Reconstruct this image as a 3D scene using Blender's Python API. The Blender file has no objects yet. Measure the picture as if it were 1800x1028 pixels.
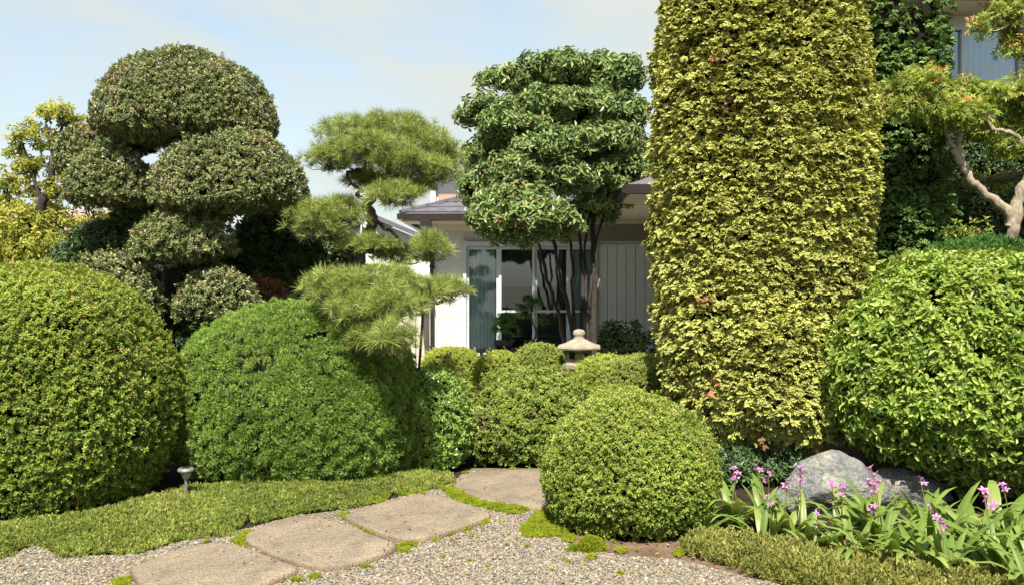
import bpy, math
import numpy as np
from mathutils import Vector

# ------------------------------------------------------------------ camera, light, exposure
SC = bpy.context.scene
COL = SC.collection
PI = math.pi
EYE = 1.6
FPX = 1500.0            # focal length in pixels of an 1800 px wide frame

cam_d = bpy.data.cameras.new("camera")
cam_d.lens = 30.0
cam_d.sensor_width = 36.0
cam_d.sensor_fit = 'HORIZONTAL'
cam_d.shift_y = -14.0 / 1800.0
cam_d.clip_start = 0.05
cam_d.clip_end = 2000.0
cam = bpy.data.objects.new("camera", cam_d)
cam.location = (0, 0, EYE)
cam.rotation_euler = (math.radians(90), 0, 0)
COL.objects.link(cam)
SC.camera = cam

SUN_EL, SUN_AZ = math.radians(54), math.radians(-8)     # azimuth: to the right of straight behind the camera
SDIR = Vector((math.cos(SUN_EL) * math.sin(SUN_AZ), -math.cos(SUN_EL) * math.cos(SUN_AZ), math.sin(SUN_EL)))
sun_d = bpy.data.lights.new("sun", 'SUN')
sun_d.energy = 5.0
sun_d.angle = math.radians(0.53)
sun_d.color = (1.0, 0.93, 0.80)
sun = bpy.data.objects.new("sun", sun_d)
sun.rotation_euler = SDIR.to_track_quat('Z', 'Y').to_euler()
sun.location = (4, -6, 14)
COL.objects.link(sun)

world = bpy.data.worlds.new("World")
SC.world = world
world.use_nodes = True
nt = world.node_tree
for n in list(nt.nodes):
    nt.nodes.remove(n)
w_out = nt.nodes.new('ShaderNodeOutputWorld')
w_bg = nt.nodes.new('ShaderNodeBackground')
w_bg.inputs['Strength'].default_value = 0.105
w_sky = nt.nodes.new('ShaderNodeTexSky')
w_sky.sky_type = 'NISHITA'
w_sky.sun_disc = False
w_sky.sun_elevation = SUN_EL
w_sky.sun_rotation = math.radians(188)
w_sky.air_density = 1.0
w_sky.dust_density = 1.6
w_sky.ozone_density = 0.6
w_tc = nt.nodes.new('ShaderNodeTexCoord')
w_map = nt.nodes.new('ShaderNodeMapping')
w_map.inputs['Rotation'].default_value = (0.0, 0.35, 0.5)
w_map.inputs['Scale'].default_value = (1.3, 1.3, 4.2)
w_ns = nt.nodes.new('ShaderNodeTexNoise')
w_ns.inputs['Scale'].default_value = 1.7
w_ns.inputs['Detail'].default_value = 7.0
w_ns.inputs['Roughness'].default_value = 0.55
w_ns.inputs['Distortion'].default_value = 0.9
w_rp = nt.nodes.new('ShaderNodeValToRGB')
w_rp.color_ramp.elements[0].position = 0.36
w_rp.color_ramp.elements[0].color = (0.42, 0.42, 0.42, 1)
w_rp.color_ramp.elements[1].position = 0.60
w_rp.color_ramp.elements[1].color = (1, 1, 1, 1)
w_mix = nt.nodes.new('ShaderNodeMix')
w_mix.data_type = 'RGBA'
w_mix.inputs['B'].default_value = (3.22, 3.18, 3.14, 1)
nt.links.new(w_tc.outputs['Generated'], w_map.inputs['Vector'])
nt.links.new(w_map.outputs['Vector'], w_ns.inputs['Vector'])
nt.links.new(w_ns.outputs['Fac'], w_rp.inputs['Fac'])
nt.links.new(w_rp.outputs['Color'], w_mix.inputs['Factor'])
nt.links.new(w_sky.outputs['Color'], w_mix.inputs['A'])
w_tone = nt.nodes.new('ShaderNodeMix')
w_tone.data_type = 'RGBA'
w_tone.blend_type = 'MULTIPLY'
w_tone.inputs['Factor'].default_value = 1.0
w_tone.inputs['B'].default_value = (0.95, 1.02, 0.98, 1)
nt.links.new(w_mix.outputs['Result'], w_tone.inputs['A'])
nt.links.new(w_tone.outputs['Result'], w_bg.inputs['Color'])
nt.links.new(w_bg.outputs['Background'], w_out.inputs['Surface'])

SC.view_settings.view_transform = 'Standard'
SC.view_settings.look = 'None'
SC.view_settings.gamma = 1.0
SC.view_settings.use_curve_mapping = False
SC.view_settings.exposure = 1.26
SC.render.engine = 'CYCLES'
SC.cycles.use_denoising = True
SC.cycles.max_bounces = 8
SC.cycles.diffuse_bounces = 3
SC.cycles.transparent_max_bounces = 8

# ------------------------------------------------------------------ helpers
RNG = np.random.default_rng(7)
UP = np.array([0.0, 0.0, 1.0])


def at(px, py, Y):
    """Where the photo's pixel lies at Y metres from the camera."""
    return np.array([(px - 900.0) / FPX * Y, Y, EYE - (py - 500.0) / FPX * Y])


def on_ground(px, py, z=0.0):
    Y = (EYE - z) * FPX / (py - 500.0)
    return np.array([(px - 900.0) / FPX * Y, Y, z])


def norm(v):
    return v / np.maximum(np.linalg.norm(v, axis=-1, keepdims=True), 1e-9)


class SineNoise:
    """Cheap smooth 3-D noise in about -1..1."""
    def __init__(self, seed, freq, n=14):
        r = np.random.default_rng(seed)
        self.k = norm(r.normal(size=(n, 3))) * freq * r.uniform(0.6, 1.9, (n, 1))
        self.ph = r.uniform(0, 2 * PI, n)
        self.n = n

    def __call__(self, p):
        return np.sin(p @ self.k.T + self.ph).sum(-1) / math.sqrt(self.n) * 0.9


class Bag:
    """Collects geometry for one mesh."""
    def __init__(self):
        self.v, self.f3, self.f4, self.m3, self.m4, self.t, self.p = [], [], [], [], [], [], []
        self.n = 0

    def add(self, v, f, mat=0, tint=0.5, tip=0.0):
        v = np.asarray(v, float).reshape(-1, 3)
        f = np.asarray(f, int)
        self.v.append(v)
        self.t.append(np.broadcast_to(np.asarray(tint, float), (len(v),)))
        self.p.append(np.broadcast_to(np.asarray(tip, float), (len(v),)))
        if f.size:
            if f.shape[1] == 3:
                self.f3.append(f + self.n)
                self.m3.append(np.full(len(f), mat))
            else:
                self.f4.append(f + self.n)
                self.m4.append(np.full(len(f), mat))
        self.n += len(v)

    def scatter(self, tpl, P, R, S, tint, mat=0):
        """Copies of a template (V, F3, F4, tipattr, jitter) at P with frames R (columns are the local axes)."""
        V, F3, F4, TP, TJ = tpl
        N, k = len(P), len(V)
        if N == 0:
            return
        S = np.broadcast_to(np.asarray(S, float), (N,))
        W = np.einsum('nij,kj->nki', R, V) * S[:, None, None] + P[:, None, :]
        tt = np.clip(np.asarray(tint)[:, None] + TJ[None, :], 0, 1)
        off = (np.arange(N) * k)[:, None, None] + self.n
        self.v.append(W.reshape(-1, 3))
        self.t.append(tt.reshape(-1))
        self.p.append(np.tile(TP, N))
        if len(F3):
            self.f3.append((F3[None] + off).reshape(-1, 3))
            self.m3.append(np.full(N * len(F3), mat))
        if len(F4):
            self.f4.append((F4[None] + off).reshape(-1, 4))
            self.m4.append(np.full(N * len(F4), mat))
        self.n += N * k

    def box(self, x0, x1, y0, y1, z0, z1, mat=0, tint=0.5):
        v = [(x, y, z) for z in (z0, z1) for y in (y0, y1) for x in (x0, x1)]
        f = [(0, 2, 3, 1), (4, 5, 7, 6), (0, 1, 5, 4), (2, 6, 7, 3), (0, 4, 6, 2), (1, 3, 7, 5)]
        self.add(v, f, mat, tint)
        return self

    def tube(self, pts, rad, sides=7, mat=0, tint=0.5, caps=True):
        pts = np.asarray(pts, float)
        rad = np.broadcast_to(np.asarray(rad, float), (len(pts),))
        tan = norm(np.gradient(pts, axis=0))
        ref = np.array([0.31, 0.17, 0.93]) if abs(tan[:, 2]).mean() < 0.8 else np.array([1.0, 0.13, 0.0])
        a = norm(np.cross(tan, ref))
        b = np.cross(tan, a)
        th = np.arange(sides) / sides * 2 * PI
        ring = (np.cos(th)[None, :, None] * a[:, None, :] + np.sin(th)[None, :, None] * b[:, None, :]) * rad[:, None, None]
        v = (pts[:, None, :] + ring).reshape(-1, 3)
        n = len(pts)
        i, j = np.meshgrid(np.arange(n - 1), np.arange(sides), indexing='ij')
        j2 = (j + 1) % sides
        f = np.stack([i * sides + j, i * sides + j2, (i + 1) * sides + j2, (i + 1) * sides + j], -1).reshape(-1, 4)
        self.add(v, f, mat, tint)
        if caps:
            for k, c in ((0, pts[0]), (n - 1, pts[-1])):
                vv = np.vstack([v[k * sides:(k + 1) * sides], c])
                ff = [(q, (q + 1) % sides, sides) for q in range(sides)]
                self.add(vv, ff, mat, tint)
        return self

    def lathe(self, prof, c=(0, 0, 0), sides=16, mat=0, phase=0.0, tint=0.5):
        prof = np.asarray(prof, float)
        th = np.arange(sides) / sides * 2 * PI + phase
        v = np.stack([prof[:, None, 0] * np.cos(th), prof[:, None, 0] * np.sin(th), np.repeat(prof[:, 1:2], sides, 1)], -1).reshape(-1, 3) + np.asarray(c)
        n = len(prof)
        i, j = np.meshgrid(np.arange(n - 1), np.arange(sides), indexing='ij')
        j2 = (j + 1) % sides
        f = np.stack([i * sides + j, i * sides + j2, (i + 1) * sides + j2, (i + 1) * sides + j], -1).reshape(-1, 4)
        self.add(v, f, mat, tint)
        return self

    def build(self, name, mats, parent=None, smooth=False, origin=None, kind=None):
        v = np.concatenate(self.v)
        o0 = np.zeros(3)
        if parent is not None:
            o0 = np.array(parent['_base'] if '_base' in parent else (0, 0, 0), float)
        elif origin is not None:
            o0 = np.asarray(origin, float)
        v = v - o0
        me = bpy.data.meshes.new(name)
        f3 = np.concatenate(self.f3) if self.f3 else np.zeros((0, 3), int)
        f4 = np.concatenate(self.f4) if self.f4 else np.zeros((0, 4), int)
        me.vertices.add(len(v))
        me.vertices.foreach_set('co', v.astype(np.float32).ravel())
        li = np.concatenate([f3.ravel(), f4.ravel()]).astype(np.int32)
        me.loops.add(len(li))
        me.loops.foreach_set('vertex_index', li)
        ls = np.concatenate([np.arange(len(f3)) * 3, len(f3) * 3 + np.arange(len(f4)) * 4]).astype(np.int32)
        me.polygons.add(len(ls))
        me.polygons.foreach_set('loop_start', ls)
        mi = np.concatenate(([np.concatenate(self.m3)] if self.m3 else []) + ([np.concatenate(self.m4)] if self.m4 else []))
        me.polygons.foreach_set('material_index', mi.astype(np.int32))
        me.polygons.foreach_set('use_smooth', np.full(len(ls), bool(smooth)))
        for nm, dat in (('tint', self.t), ('tip', self.p)):
            a = me.attributes.new(nm, 'FLOAT', 'POINT')
            a.data.foreach_set('value', np.concatenate(dat).astype(np.float32))
        me.update(calc_edges=True)
        for m in (mats if isinstance(mats, (list, tuple)) else [mats]):
            me.materials.append(m)
        o = bpy.data.objects.new(name, me)
        COL.objects.link(o)
        if parent is not None:
            o.parent = parent
            o['_base'] = [float(x) for x in o0]
        else:
            o.location = o0
            o['_base'] = [float(x) for x in o0]
        if kind:
            o['kind'] = kind
        return o


def thing(name, label, cat, base, group=None):
    o = bpy.data.objects.new(name, None)
    o.empty_display_size = 0.1
    COL.objects.link(o)
    o.location = tuple(float(x) for x in base)
    o['_base'] = [float(x) for x in base]
    o['label'], o['category'] = label, cat
    if group:
        o['group'] = group
    return o


def tag(o, label, cat, group=None):
    o['label'], o['category'] = label, cat
    if group:
        o['group'] = group
    return o


def share(o, name, parent, loc=(0, 0, 0)):
    c = o.copy()
    c.name = name
    COL.objects.link(c)
    c.parent = parent
    c.location = loc
    return c


# ------------------------------------------------------------------ materials
def _mat(name):
    m = bpy.data.materials.new(name)
    m.use_nodes = True
    t = m.node_tree
    for n in list(t.nodes):
        t.nodes.remove(n)
    out = t.nodes.new('ShaderNodeOutputMaterial')
    return m, t, out


def _ramp(t, stops):
    r = t.nodes.new('ShaderNodeValToRGB')
    e = r.color_ramp.elements
    while len(e) < len(stops):
        e.new(0.5)
    for el, (p, c) in zip(e, stops):
        el.position = p
        el.color = (*c, 1)
    return r


def leaf_mat(name, stops, tipcol=None, rough=0.5, spec=0.35, trans=0.28, patch=0.25, pfreq=2.2, stain=None):
    """Leaf colour: a per-leaf tint through a ramp, an optional tip colour, slow patches, some light through the blade."""
    m, t, out = _mat(name)
    at_ = t.nodes.new('ShaderNodeAttribute')
    at_.attribute_name = 'tint'
    r = _ramp(t, stops)
    t.links.new(at_.outputs['Fac'], r.inputs['Fac'])
    col = r.outputs['Color']
    if tipcol:
        tp = t.nodes.new('ShaderNodeAttribute')
        tp.attribute_name = 'tip'
        mx = t.nodes.new('ShaderNodeMix')
        mx.data_type = 'RGBA'
        mx.inputs['B'].default_value = (*tipcol, 1)
        t.links.new(tp.outputs['Fac'], mx.inputs['Factor'])
        t.links.new(col, mx.inputs['A'])
        col = mx.outputs['Result']
    tc = t.nodes.new('ShaderNodeTexCoord')
    ns = t.nodes.new('ShaderNodeTexNoise')
    ns.inputs['Scale'].default_value = pfreq
    ns.inputs['Detail'].default_value = 3
    t.links.new(tc.outputs['Object'], ns.inputs['Vector'])
    if stain:
        st = _ramp(t, [(0.56, (0, 0, 0)), (0.72, (stain[1],) * 3)])
        t.links.new(ns.outputs['Fac'], st.inputs['Fac'])
        sx = t.nodes.new('ShaderNodeMix')
        sx.data_type = 'RGBA'
        sx.inputs['B'].default_value = (*stain[0], 1)
        t.links.new(st.outputs['Color'], sx.inputs['Factor'])
        t.links.new(col, sx.inputs['A'])
        col = sx.outputs['Result']
    hs = t.nodes.new('ShaderNodeHueSaturation')
    mr = t.nodes.new('ShaderNodeMapRange')
    mr.inputs['From Min'].default_value = 0.3
    mr.inputs['From Max'].default_value = 0.7
    mr.inputs['To Min'].default_value = 1 - patch
    mr.inputs['To Max'].default_value = 1 + patch
    t.links.new(ns.outputs['Fac'], mr.inputs['Value'])
    t.links.new(mr.outputs['Result'], hs.inputs['Value'])
    t.links.new(col, hs.inputs['Color'])
    b = t.nodes.new('ShaderNodeBsdfPrincipled')
    b.inputs['Roughness'].default_value = rough
    b.inputs['Specular IOR Level'].default_value = spec
    t.links.new(hs.outputs['Color'], b.inputs['Base Color'])
    tr = t.nodes.new('ShaderNodeBsdfTranslucent')
    hs2 = t.nodes.new('ShaderNodeHueSaturation')
    hs2.inputs['Hue'].default_value = 0.485
    hs2.inputs['Saturation'].default_value = 1.1
    hs2.inputs['Value'].default_value = 1.2
    t.links.new(hs.outputs['Color'], hs2.inputs['Color'])
    t.links.new(hs2.outputs['Color'], tr.inputs['Color'])
    ms = t.nodes.new('ShaderNodeMixShader')
    ms.inputs['Fac'].default_value = trans
    t.links.new(b.outputs['BSDF'], ms.inputs[1])
    t.links.new(tr.outputs['BSDF'], ms.inputs[2])
    t.links.new(ms.outputs['Shader'], out.inputs['Surface'])
    return m


def solid(name, c1, c2=None, scale=8.0, rough=0.7, bump=0.0, bscale=None, spec=0.3, metal=0.0, stretch=(1, 1, 1), tint=None, detail=6, stain=None):
    """Noise between two colours, optional relief; tint = ramp over the per-piece attribute instead."""
    m, t, out = _mat(name)
    b = t.nodes.new('ShaderNodeBsdfPrincipled')
    b.inputs['Roughness'].default_value = rough
    b.inputs['Specular IOR Level'].default_value = spec
    b.inputs['Metallic'].default_value = metal
    tc = t.nodes.new('ShaderNodeTexCoord')
    mp = t.nodes.new('ShaderNodeMapping')
    mp.inputs['Scale'].default_value = stretch
    t.links.new(tc.outputs['Object'], mp.inputs['Vector'])
    ns = t.nodes.new('ShaderNodeTexNoise')
    ns.inputs['Scale'].default_value = scale
    ns.inputs['Detail'].default_value = detail
    ns.inputs['Roughness'].default_value = 0.62
    t.links.new(mp.outputs['Vector'], ns.inputs['Vector'])
    r = _ramp(t, [(0.32, c1), (0.68, c2 or c1)])
    t.links.new(ns.outputs['Fac'], r.inputs['Fac'])
    col = r.outputs['Color']
    if tint:
        a = t.nodes.new('ShaderNodeAttribute')
        a.attribute_name = 'tint'
        rt = _ramp(t, tint)
        t.links.new(a.outputs['Fac'], rt.inputs['Fac'])
        mx = t.nodes.new('ShaderNodeMix')
        mx.data_type = 'RGBA'
        mx.blend_type = 'MULTIPLY'
        mx.inputs['Factor'].default_value = 1.0
        t.links.new(rt.outputs['Color'], mx.inputs['A'])
        t.links.new(col, mx.inputs['B'])
        col = mx.outputs['Result']
    if stain:                                               # lichen, soil or water marks: (colour, scale, low, high, amount)
        n3 = t.nodes.new('ShaderNodeTexNoise')
        n3.inputs['Scale'].default_value = stain[1]
        n3.inputs['Detail'].default_value = 9
        n3.inputs['Roughness'].default_value = 0.7
        t.links.new(mp.outputs['Vector'], n3.inputs['Vector'])
        r3 = _ramp(t, [(stain[2], (0, 0, 0)), (stain[3], (stain[4],) * 3)])
        t.links.new(n3.outputs['Fac'], r3.inputs['Fac'])
        m3 = t.nodes.new('ShaderNodeMix')
        m3.data_type = 'RGBA'
        m3.inputs['B'].default_value = (*stain[0], 1)
        t.links.new(r3.outputs['Color'], m3.inputs['Factor'])
        t.links.new(col, m3.inputs['A'])
        col = m3.outputs['Result']
    t.links.new(col, b.inputs['Base Color'])
    if bump:
        n2 = t.nodes.new('ShaderNodeTexNoise')
        n2.inputs['Scale'].default_value = bscale or scale * 4
        n2.inputs['Detail'].default_value = 6
        t.links.new(mp.outputs['Vector'], n2.inputs['Vector'])
        bp = t.nodes.new('ShaderNodeBump')
        bp.inputs['Strength'].default_value = min(1.0, bump)
        bp.inputs['Distance'].default_value = 0.02
        t.links.new(n2.outputs['Fac'], bp.inputs['Height'])
        t.links.new(bp.outputs['Normal'], b.inputs['Normal'])
        sp = t.nodes.new('ShaderNodeMapRange')
        sp.inputs['From Min'].default_value = 0.3
        sp.inputs['From Max'].default_value = 0.7
        sp.inputs['To Min'].default_value = 0.68
        sp.inputs['To Max'].default_value = 1.3
        t.links.new(n2.outputs['Fac'], sp.inputs['Value'])
        hv = t.nodes.new('ShaderNodeHueSaturation')
        t.links.new(sp.outputs['Result'], hv.inputs['Value'])
        t.links.new(col, hv.inputs['Color'])
        t.links.new(hv.outputs['Color'], b.inputs['Base Color'])
    t.links.new(b.outputs['BSDF'], out.inputs['Surface'])
    return m


def glass_mat(name):
    m, t, out = _mat(name)
    tr = t.nodes.new('ShaderNodeBsdfTransparent')
    tr.inputs['Color'].default_value = (0.90, 0.95, 0.97, 1)
    gl = t.nodes.new('ShaderNodeBsdfGlossy')
    gl.inputs['Roughness'].default_value = 0.01
    gl.inputs['Color'].default_value = (0.9, 0.95, 1, 1)
    fr = t.nodes.new('ShaderNodeFresnel')
    fr.inputs['IOR'].default_value = 1.7
    mx = t.nodes.new('ShaderNodeMixShader')
    t.links.new(fr.outputs['Fac'], mx.inputs['Fac'])
    t.links.new(tr.outputs['BSDF'], mx.inputs[1])
    t.links.new(gl.outputs['BSDF'], mx.inputs[2])
    t.links.new(mx.outputs['Shader'], out.inputs['Surface'])
    return m


M = {}
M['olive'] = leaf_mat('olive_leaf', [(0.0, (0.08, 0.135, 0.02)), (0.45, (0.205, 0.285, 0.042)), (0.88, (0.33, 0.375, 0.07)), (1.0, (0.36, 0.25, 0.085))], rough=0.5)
M['yew'] = leaf_mat('yew_needle', [(0.0, (0.065, 0.13, 0.02)), (0.5, (0.17, 0.27, 0.045)), (1.0, (0.27, 0.375, 0.085))], rough=0.5, patch=0.18)
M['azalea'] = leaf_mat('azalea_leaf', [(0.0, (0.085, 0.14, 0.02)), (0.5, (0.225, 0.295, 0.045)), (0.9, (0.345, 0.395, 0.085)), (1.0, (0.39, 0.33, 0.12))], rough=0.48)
M['azalea_brown'] = leaf_mat('azalea_worn_leaf', [(0.0, (0.08, 0.135, 0.022)), (0.5, (0.215, 0.29, 0.048)), (1.0, (0.34, 0.385, 0.095))], rough=0.5, stain=((0.12, 0.085, 0.055), 0.8), pfreq=3.5)
M['azalea_pale'] = leaf_mat('azalea_pale_leaf', [(0.0, (0.16, 0.22, 0.03)), (0.5, (0.335, 0.40, 0.06)), (1.0, (0.43, 0.46, 0.11))], rough=0.5)
M['azalea_dull'] = leaf_mat('azalea_dull_leaf', [(0.0, (0.11, 0.165, 0.03)), (0.5, (0.26, 0.32, 0.065)), (1.0, (0.37, 0.39, 0.11))], rough=0.5)
M['gloss'] = leaf_mat('camellia_leaf', [(0.0, (0.07, 0.135, 0.022)), (0.5, (0.18, 0.29, 0.048)), (1.0, (0.29, 0.385, 0.09))], rough=0.3, spec=0.6, trans=0.2)
M['dome'] = leaf_mat('holly_leaf', [(0.0, (0.05, 0.078, 0.025)), (0.5, (0.17, 0.205, 0.068)), (0.88, (0.29, 0.315, 0.13)), (1.0, (0.28, 0.18, 0.12))], rough=0.42, spec=0.5, trans=0.18, stain=((0.20, 0.12, 0.08), 0.45), pfreq=2.6)
M['gold'] = leaf_mat('golden_cypress', [(0.0, (0.03, 0.075, 0.014)), (0.5, (0.085, 0.155, 0.026)), (1.0, (0.16, 0.235, 0.045))], tipcol=(0.60, 0.58, 0.17), rough=0.6, spec=0.2, trans=0.2, patch=0.2, pfreq=3.0)
M['cypress'] = leaf_mat('green_cypress', [(0.0, (0.03, 0.07, 0.022)), (0.5, (0.06, 0.13, 0.03)), (1.0, (0.11, 0.19, 0.05))], tipcol=(0.20, 0.30, 0.09), rough=0.6, spec=0.2, trans=0.18, patch=0.2)
M['broad'] = leaf_mat('euonymus_leaf', [(0.0, (0.065, 0.13, 0.018)), (0.45, (0.195, 0.285, 0.042)), (0.85, (0.31, 0.39, 0.08)), (1.0, (0.37, 0.42, 0.13))], rough=0.5, spec=0.3, trans=0.3, patch=0.12)
M['tier'] = leaf_mat('tiered_tree_leaf', [(0.0, (0.05, 0.095, 0.027)), (0.5, (0.175, 0.245, 0.08)), (0.9, (0.30, 0.38, 0.145)), (1.0, (0.30, 0.23, 0.13))], rough=0.42, spec=0.4, trans=0.2, patch=0.15)
M['pine'] = leaf_mat('pine_needle', [(0.0, (0.08, 0.125, 0.024)), (0.5, (0.205, 0.265, 0.055)), (1.0, (0.35, 0.385, 0.11))], rough=0.45, trans=0.15, patch=0.15)
M['yellow'] = leaf_mat('yellow_green_leaf', [(0.0, (0.14, 0.19, 0.03)), (0.5, (0.33, 0.35, 0.065)), (0.92, (0.47, 0.46, 0.12)), (1.0, (0.48, 0.33, 0.09))], rough=0.45, trans=0.35)
M['maple'] = leaf_mat('maple_leaf', [(0.0, (0.10, 0.165, 0.022)), (0.5, (0.25, 0.33, 0.055)), (0.9, (0.40, 0.42, 0.10)), (1.0, (0.46, 0.24, 0.08))], rough=0.45, trans=0.38)
M['shade'] = leaf_mat('shaded_leaf', [(0.0, (0.03, 0.06, 0.022)), (0.5, (0.065, 0.115, 0.04)), (1.0, (0.12, 0.175, 0.06))], rough=0.45, trans=0.1)  # dark leaf, with the shade it stands in put into its colour
M['juniper'] = leaf_mat('juniper_leaf', [(0.0, (0.03, 0.09, 0.018)), (0.5, (0.065, 0.16, 0.03)), (1.0, (0.11, 0.21, 0.045))], rough=0.5, trans=0.15)
M['red'] = leaf_mat('reddish_leaf', [(0.0, (0.10, 0.12, 0.03)), (0.5, (0.22, 0.10, 0.045)), (1.0, (0.30, 0.12, 0.06))], rough=0.45)
M['shoot'] = leaf_mat('new_shoot_leaf', [(0.0, (0.09, 0.16, 0.02)), (0.6, (0.2, 0.27, 0.05)), (1.0, (0.32, 0.17, 0.06))], rough=0.45, trans=0.35)
M['cover'] = leaf_mat('ground_cover_blade', [(0.0, (0.08, 0.125, 0.022)), (0.5, (0.20, 0.25, 0.042)), (0.9, (0.31, 0.335, 0.08)), (1.0, (0.38, 0.32, 0.14))], rough=0.55, patch=0.25, pfreq=4)
M['cover2'] = leaf_mat('ground_cover_tips', [(0.0, (0.10, 0.125, 0.025)), (0.5, (0.235, 0.25, 0.055)), (1.0, (0.37, 0.35, 0.11))], rough=0.55, patch=0.2, pfreq=5)
M['moss'] = leaf_mat('moss_tips', [(0.0, (0.12, 0.18, 0.012)), (0.5, (0.24, 0.29, 0.02)), (1.0, (0.34, 0.34, 0.04))], rough=0.8, spec=0.1, patch=0.18, pfreq=6)
M['orchid'] = leaf_mat('orchid_blade', [(0.0, (0.07, 0.13, 0.024)), (0.5, (0.16, 0.235, 0.045)), (0.95, (0.26, 0.32, 0.09)), (1.0, (0.32, 0.27, 0.10))], rough=0.42, spec=0.4, trans=0.32, patch=0.12, pfreq=6)
M['petal'] = leaf_mat('orchid_petal', [(0.0, (0.40, 0.11, 0.34)), (0.5, (0.53, 0.22, 0.47)), (1.0, (0.62, 0.38, 0.58))], rough=0.5, trans=0.3, patch=0.1)
M['stalk'] = solid('green_stalk', (0.12, 0.13, 0.03), (0.16, 0.11, 0.05), 20, 0.6)
M['core'] = solid('shadow_core', (0.010, 0.011, 0.007), (0.02, 0.018, 0.011), 30, 0.95, spec=0.05)  # near-black inner hull, its colour stands for self-shadow inside the foliage
M['bark'] = solid('dark_bark', (0.035, 0.028, 0.022), (0.10, 0.085, 0.07), 14, 0.9, bump=0.8, bscale=40, stretch=(1, 1, 0.35))
M['pine_bark'] = solid('pine_bark', (0.05, 0.04, 0.035), (0.15, 0.12, 0.10), 22, 0.9, bump=0.9, bscale=50, stretch=(1, 1, 0.5))
M['pale_bark'] = solid('maple_bark', (0.16, 0.13, 0.095), (0.31, 0.265, 0.20), 9, 0.85, bump=0.5, bscale=45, stretch=(1, 1, 0.4))
M['grey_bark'] = solid('grey_bark', (0.02, 0.017, 0.015), (0.06, 0.05, 0.042), 9, 0.9, bump=0.6, bscale=50, stretch=(1, 1, 0.4))
M['soil'] = solid('soil', (0.09, 0.06, 0.04), (0.19, 0.13, 0.09), 5, 0.95, bump=0.9, bscale=60, spec=0.1)
M['humus'] = solid('shaded_humus', (0.018, 0.014, 0.010), (0.05, 0.036, 0.026), 9, 0.95, bump=0.9, bscale=70, spec=0.1)  # dark soil, deepened in colour for the shade beneath the shrubs
M['bounce_sheet'] = solid('pale_bounce', (0.50, 0.49, 0.46), (0.60, 0.59, 0.56), 3, 0.9, bump=0.3, bscale=60)  # pale surface of the added bounce sheet
M['gravel_bed'] = solid('gravel_bed', (0.13, 0.11, 0.08), (0.21, 0.18, 0.135), 26, 0.95, bump=1.0, bscale=90, spec=0.1)
M['pebble'] = solid('pebble', (0.75, 0.75, 0.75), (1, 1, 1), 60, 0.75, tint=[(0.0, (0.06, 0.06, 0.056)), (0.2, (0.155, 0.145, 0.125)), (0.6, (0.26, 0.228, 0.17)), (0.85, (0.27, 0.195, 0.125)), (1.0, (0.42, 0.40, 0.35))])
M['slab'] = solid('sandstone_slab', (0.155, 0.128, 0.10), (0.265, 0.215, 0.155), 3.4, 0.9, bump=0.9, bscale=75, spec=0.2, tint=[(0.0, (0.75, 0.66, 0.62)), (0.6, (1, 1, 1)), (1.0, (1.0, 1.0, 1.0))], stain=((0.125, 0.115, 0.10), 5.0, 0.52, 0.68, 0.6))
M['rock'] = solid('blue_grey_rock', (0.055, 0.068, 0.078), (0.205, 0.20, 0.185), 7.5, 0.85, bump=1.0, bscale=38, stretch=(1, 1, 1.6), detail=10, stain=((0.27, 0.24, 0.19), 9.0, 0.54, 0.66, 0.8))
M['granite'] = solid('lantern_granite', (0.22, 0.19, 0.145), (0.34, 0.30, 0.235), 22, 0.9, bump=0.5, bscale=70, stain=((0.12, 0.115, 0.085), 11.0, 0.52, 0.66, 0.8))
M['hole_paint'] = solid('painted_hollow', (0.015, 0.014, 0.012), None, 5, 0.9)  # flat dark colour painted for the shade inside the lantern
M['siding'] = solid('cream_siding', (0.44, 0.435, 0.415), (0.49, 0.485, 0.465), 3, 0.7, stretch=(1, 1, 0.25), stain=((0.30, 0.28, 0.24), 5.0, 0.52, 0.72, 0.5))
M['panel'] = solid('pale_shutter_panel', (0.50, 0.53, 0.50), (0.56, 0.58, 0.55), 3, 0.6, stretch=(1, 1, 0.2), stain=((0.34, 0.35, 0.32), 5.0, 0.52, 0.72, 0.5))
M['trim'] = solid('cream_trim', (0.55, 0.50, 0.40), (0.62, 0.56, 0.46), 4, 0.6)
M['soffit'] = solid('tan_soffit', (0.45, 0.38, 0.27), (0.50, 0.43, 0.31), 4, 0.7)
M['lintel'] = solid('brown_lintel', (0.17, 0.145, 0.115), (0.21, 0.18, 0.145), 4, 0.7)
M['gutter'] = solid('dark_brown_gutter', (0.016, 0.013, 0.012), (0.028, 0.022, 0.02), 6, 0.4)
M['roof'] = solid('slate_roof', (0.075, 0.07, 0.088), (0.125, 0.118, 0.14), 7, 0.55, bump=0.3, bscale=30)
M['alu'] = solid('pale_aluminium', (0.36, 0.41, 0.43), (0.43, 0.47, 0.49), 5, 0.35, spec=0.5)
M['glass'] = glass_mat('window_glass')
M['curtain'] = solid('grey_green_curtain', (0.70, 0.76, 0.77), (0.78, 0.83, 0.83), 3, 0.9)
M['sheer'] = solid('pale_blue_curtain', (0.50, 0.57, 0.62), (0.58, 0.64, 0.69), 3, 0.9)
M['room'] = solid('room_interior', (0.30, 0.32, 0.33), (0.36, 0.38, 0.39), 2, 0.9)
M['white'] = solid('white_paint', (0.54, 0.53, 0.50), (0.6, 0.59, 0.56), 4, 0.6)
M['beige'] = solid('beige_wall', (0.42, 0.39, 0.33), (0.48, 0.45, 0.39), 3, 0.8)
M['brown_siding'] = solid('brown_siding', (0.24, 0.16, 0.125), (0.29, 0.195, 0.15), 4, 0.7)
M['pot'] = solid('bonsai_pot_glaze', (0.018, 0.016, 0.016), (0.03, 0.026, 0.026), 12, 0.4)
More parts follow.
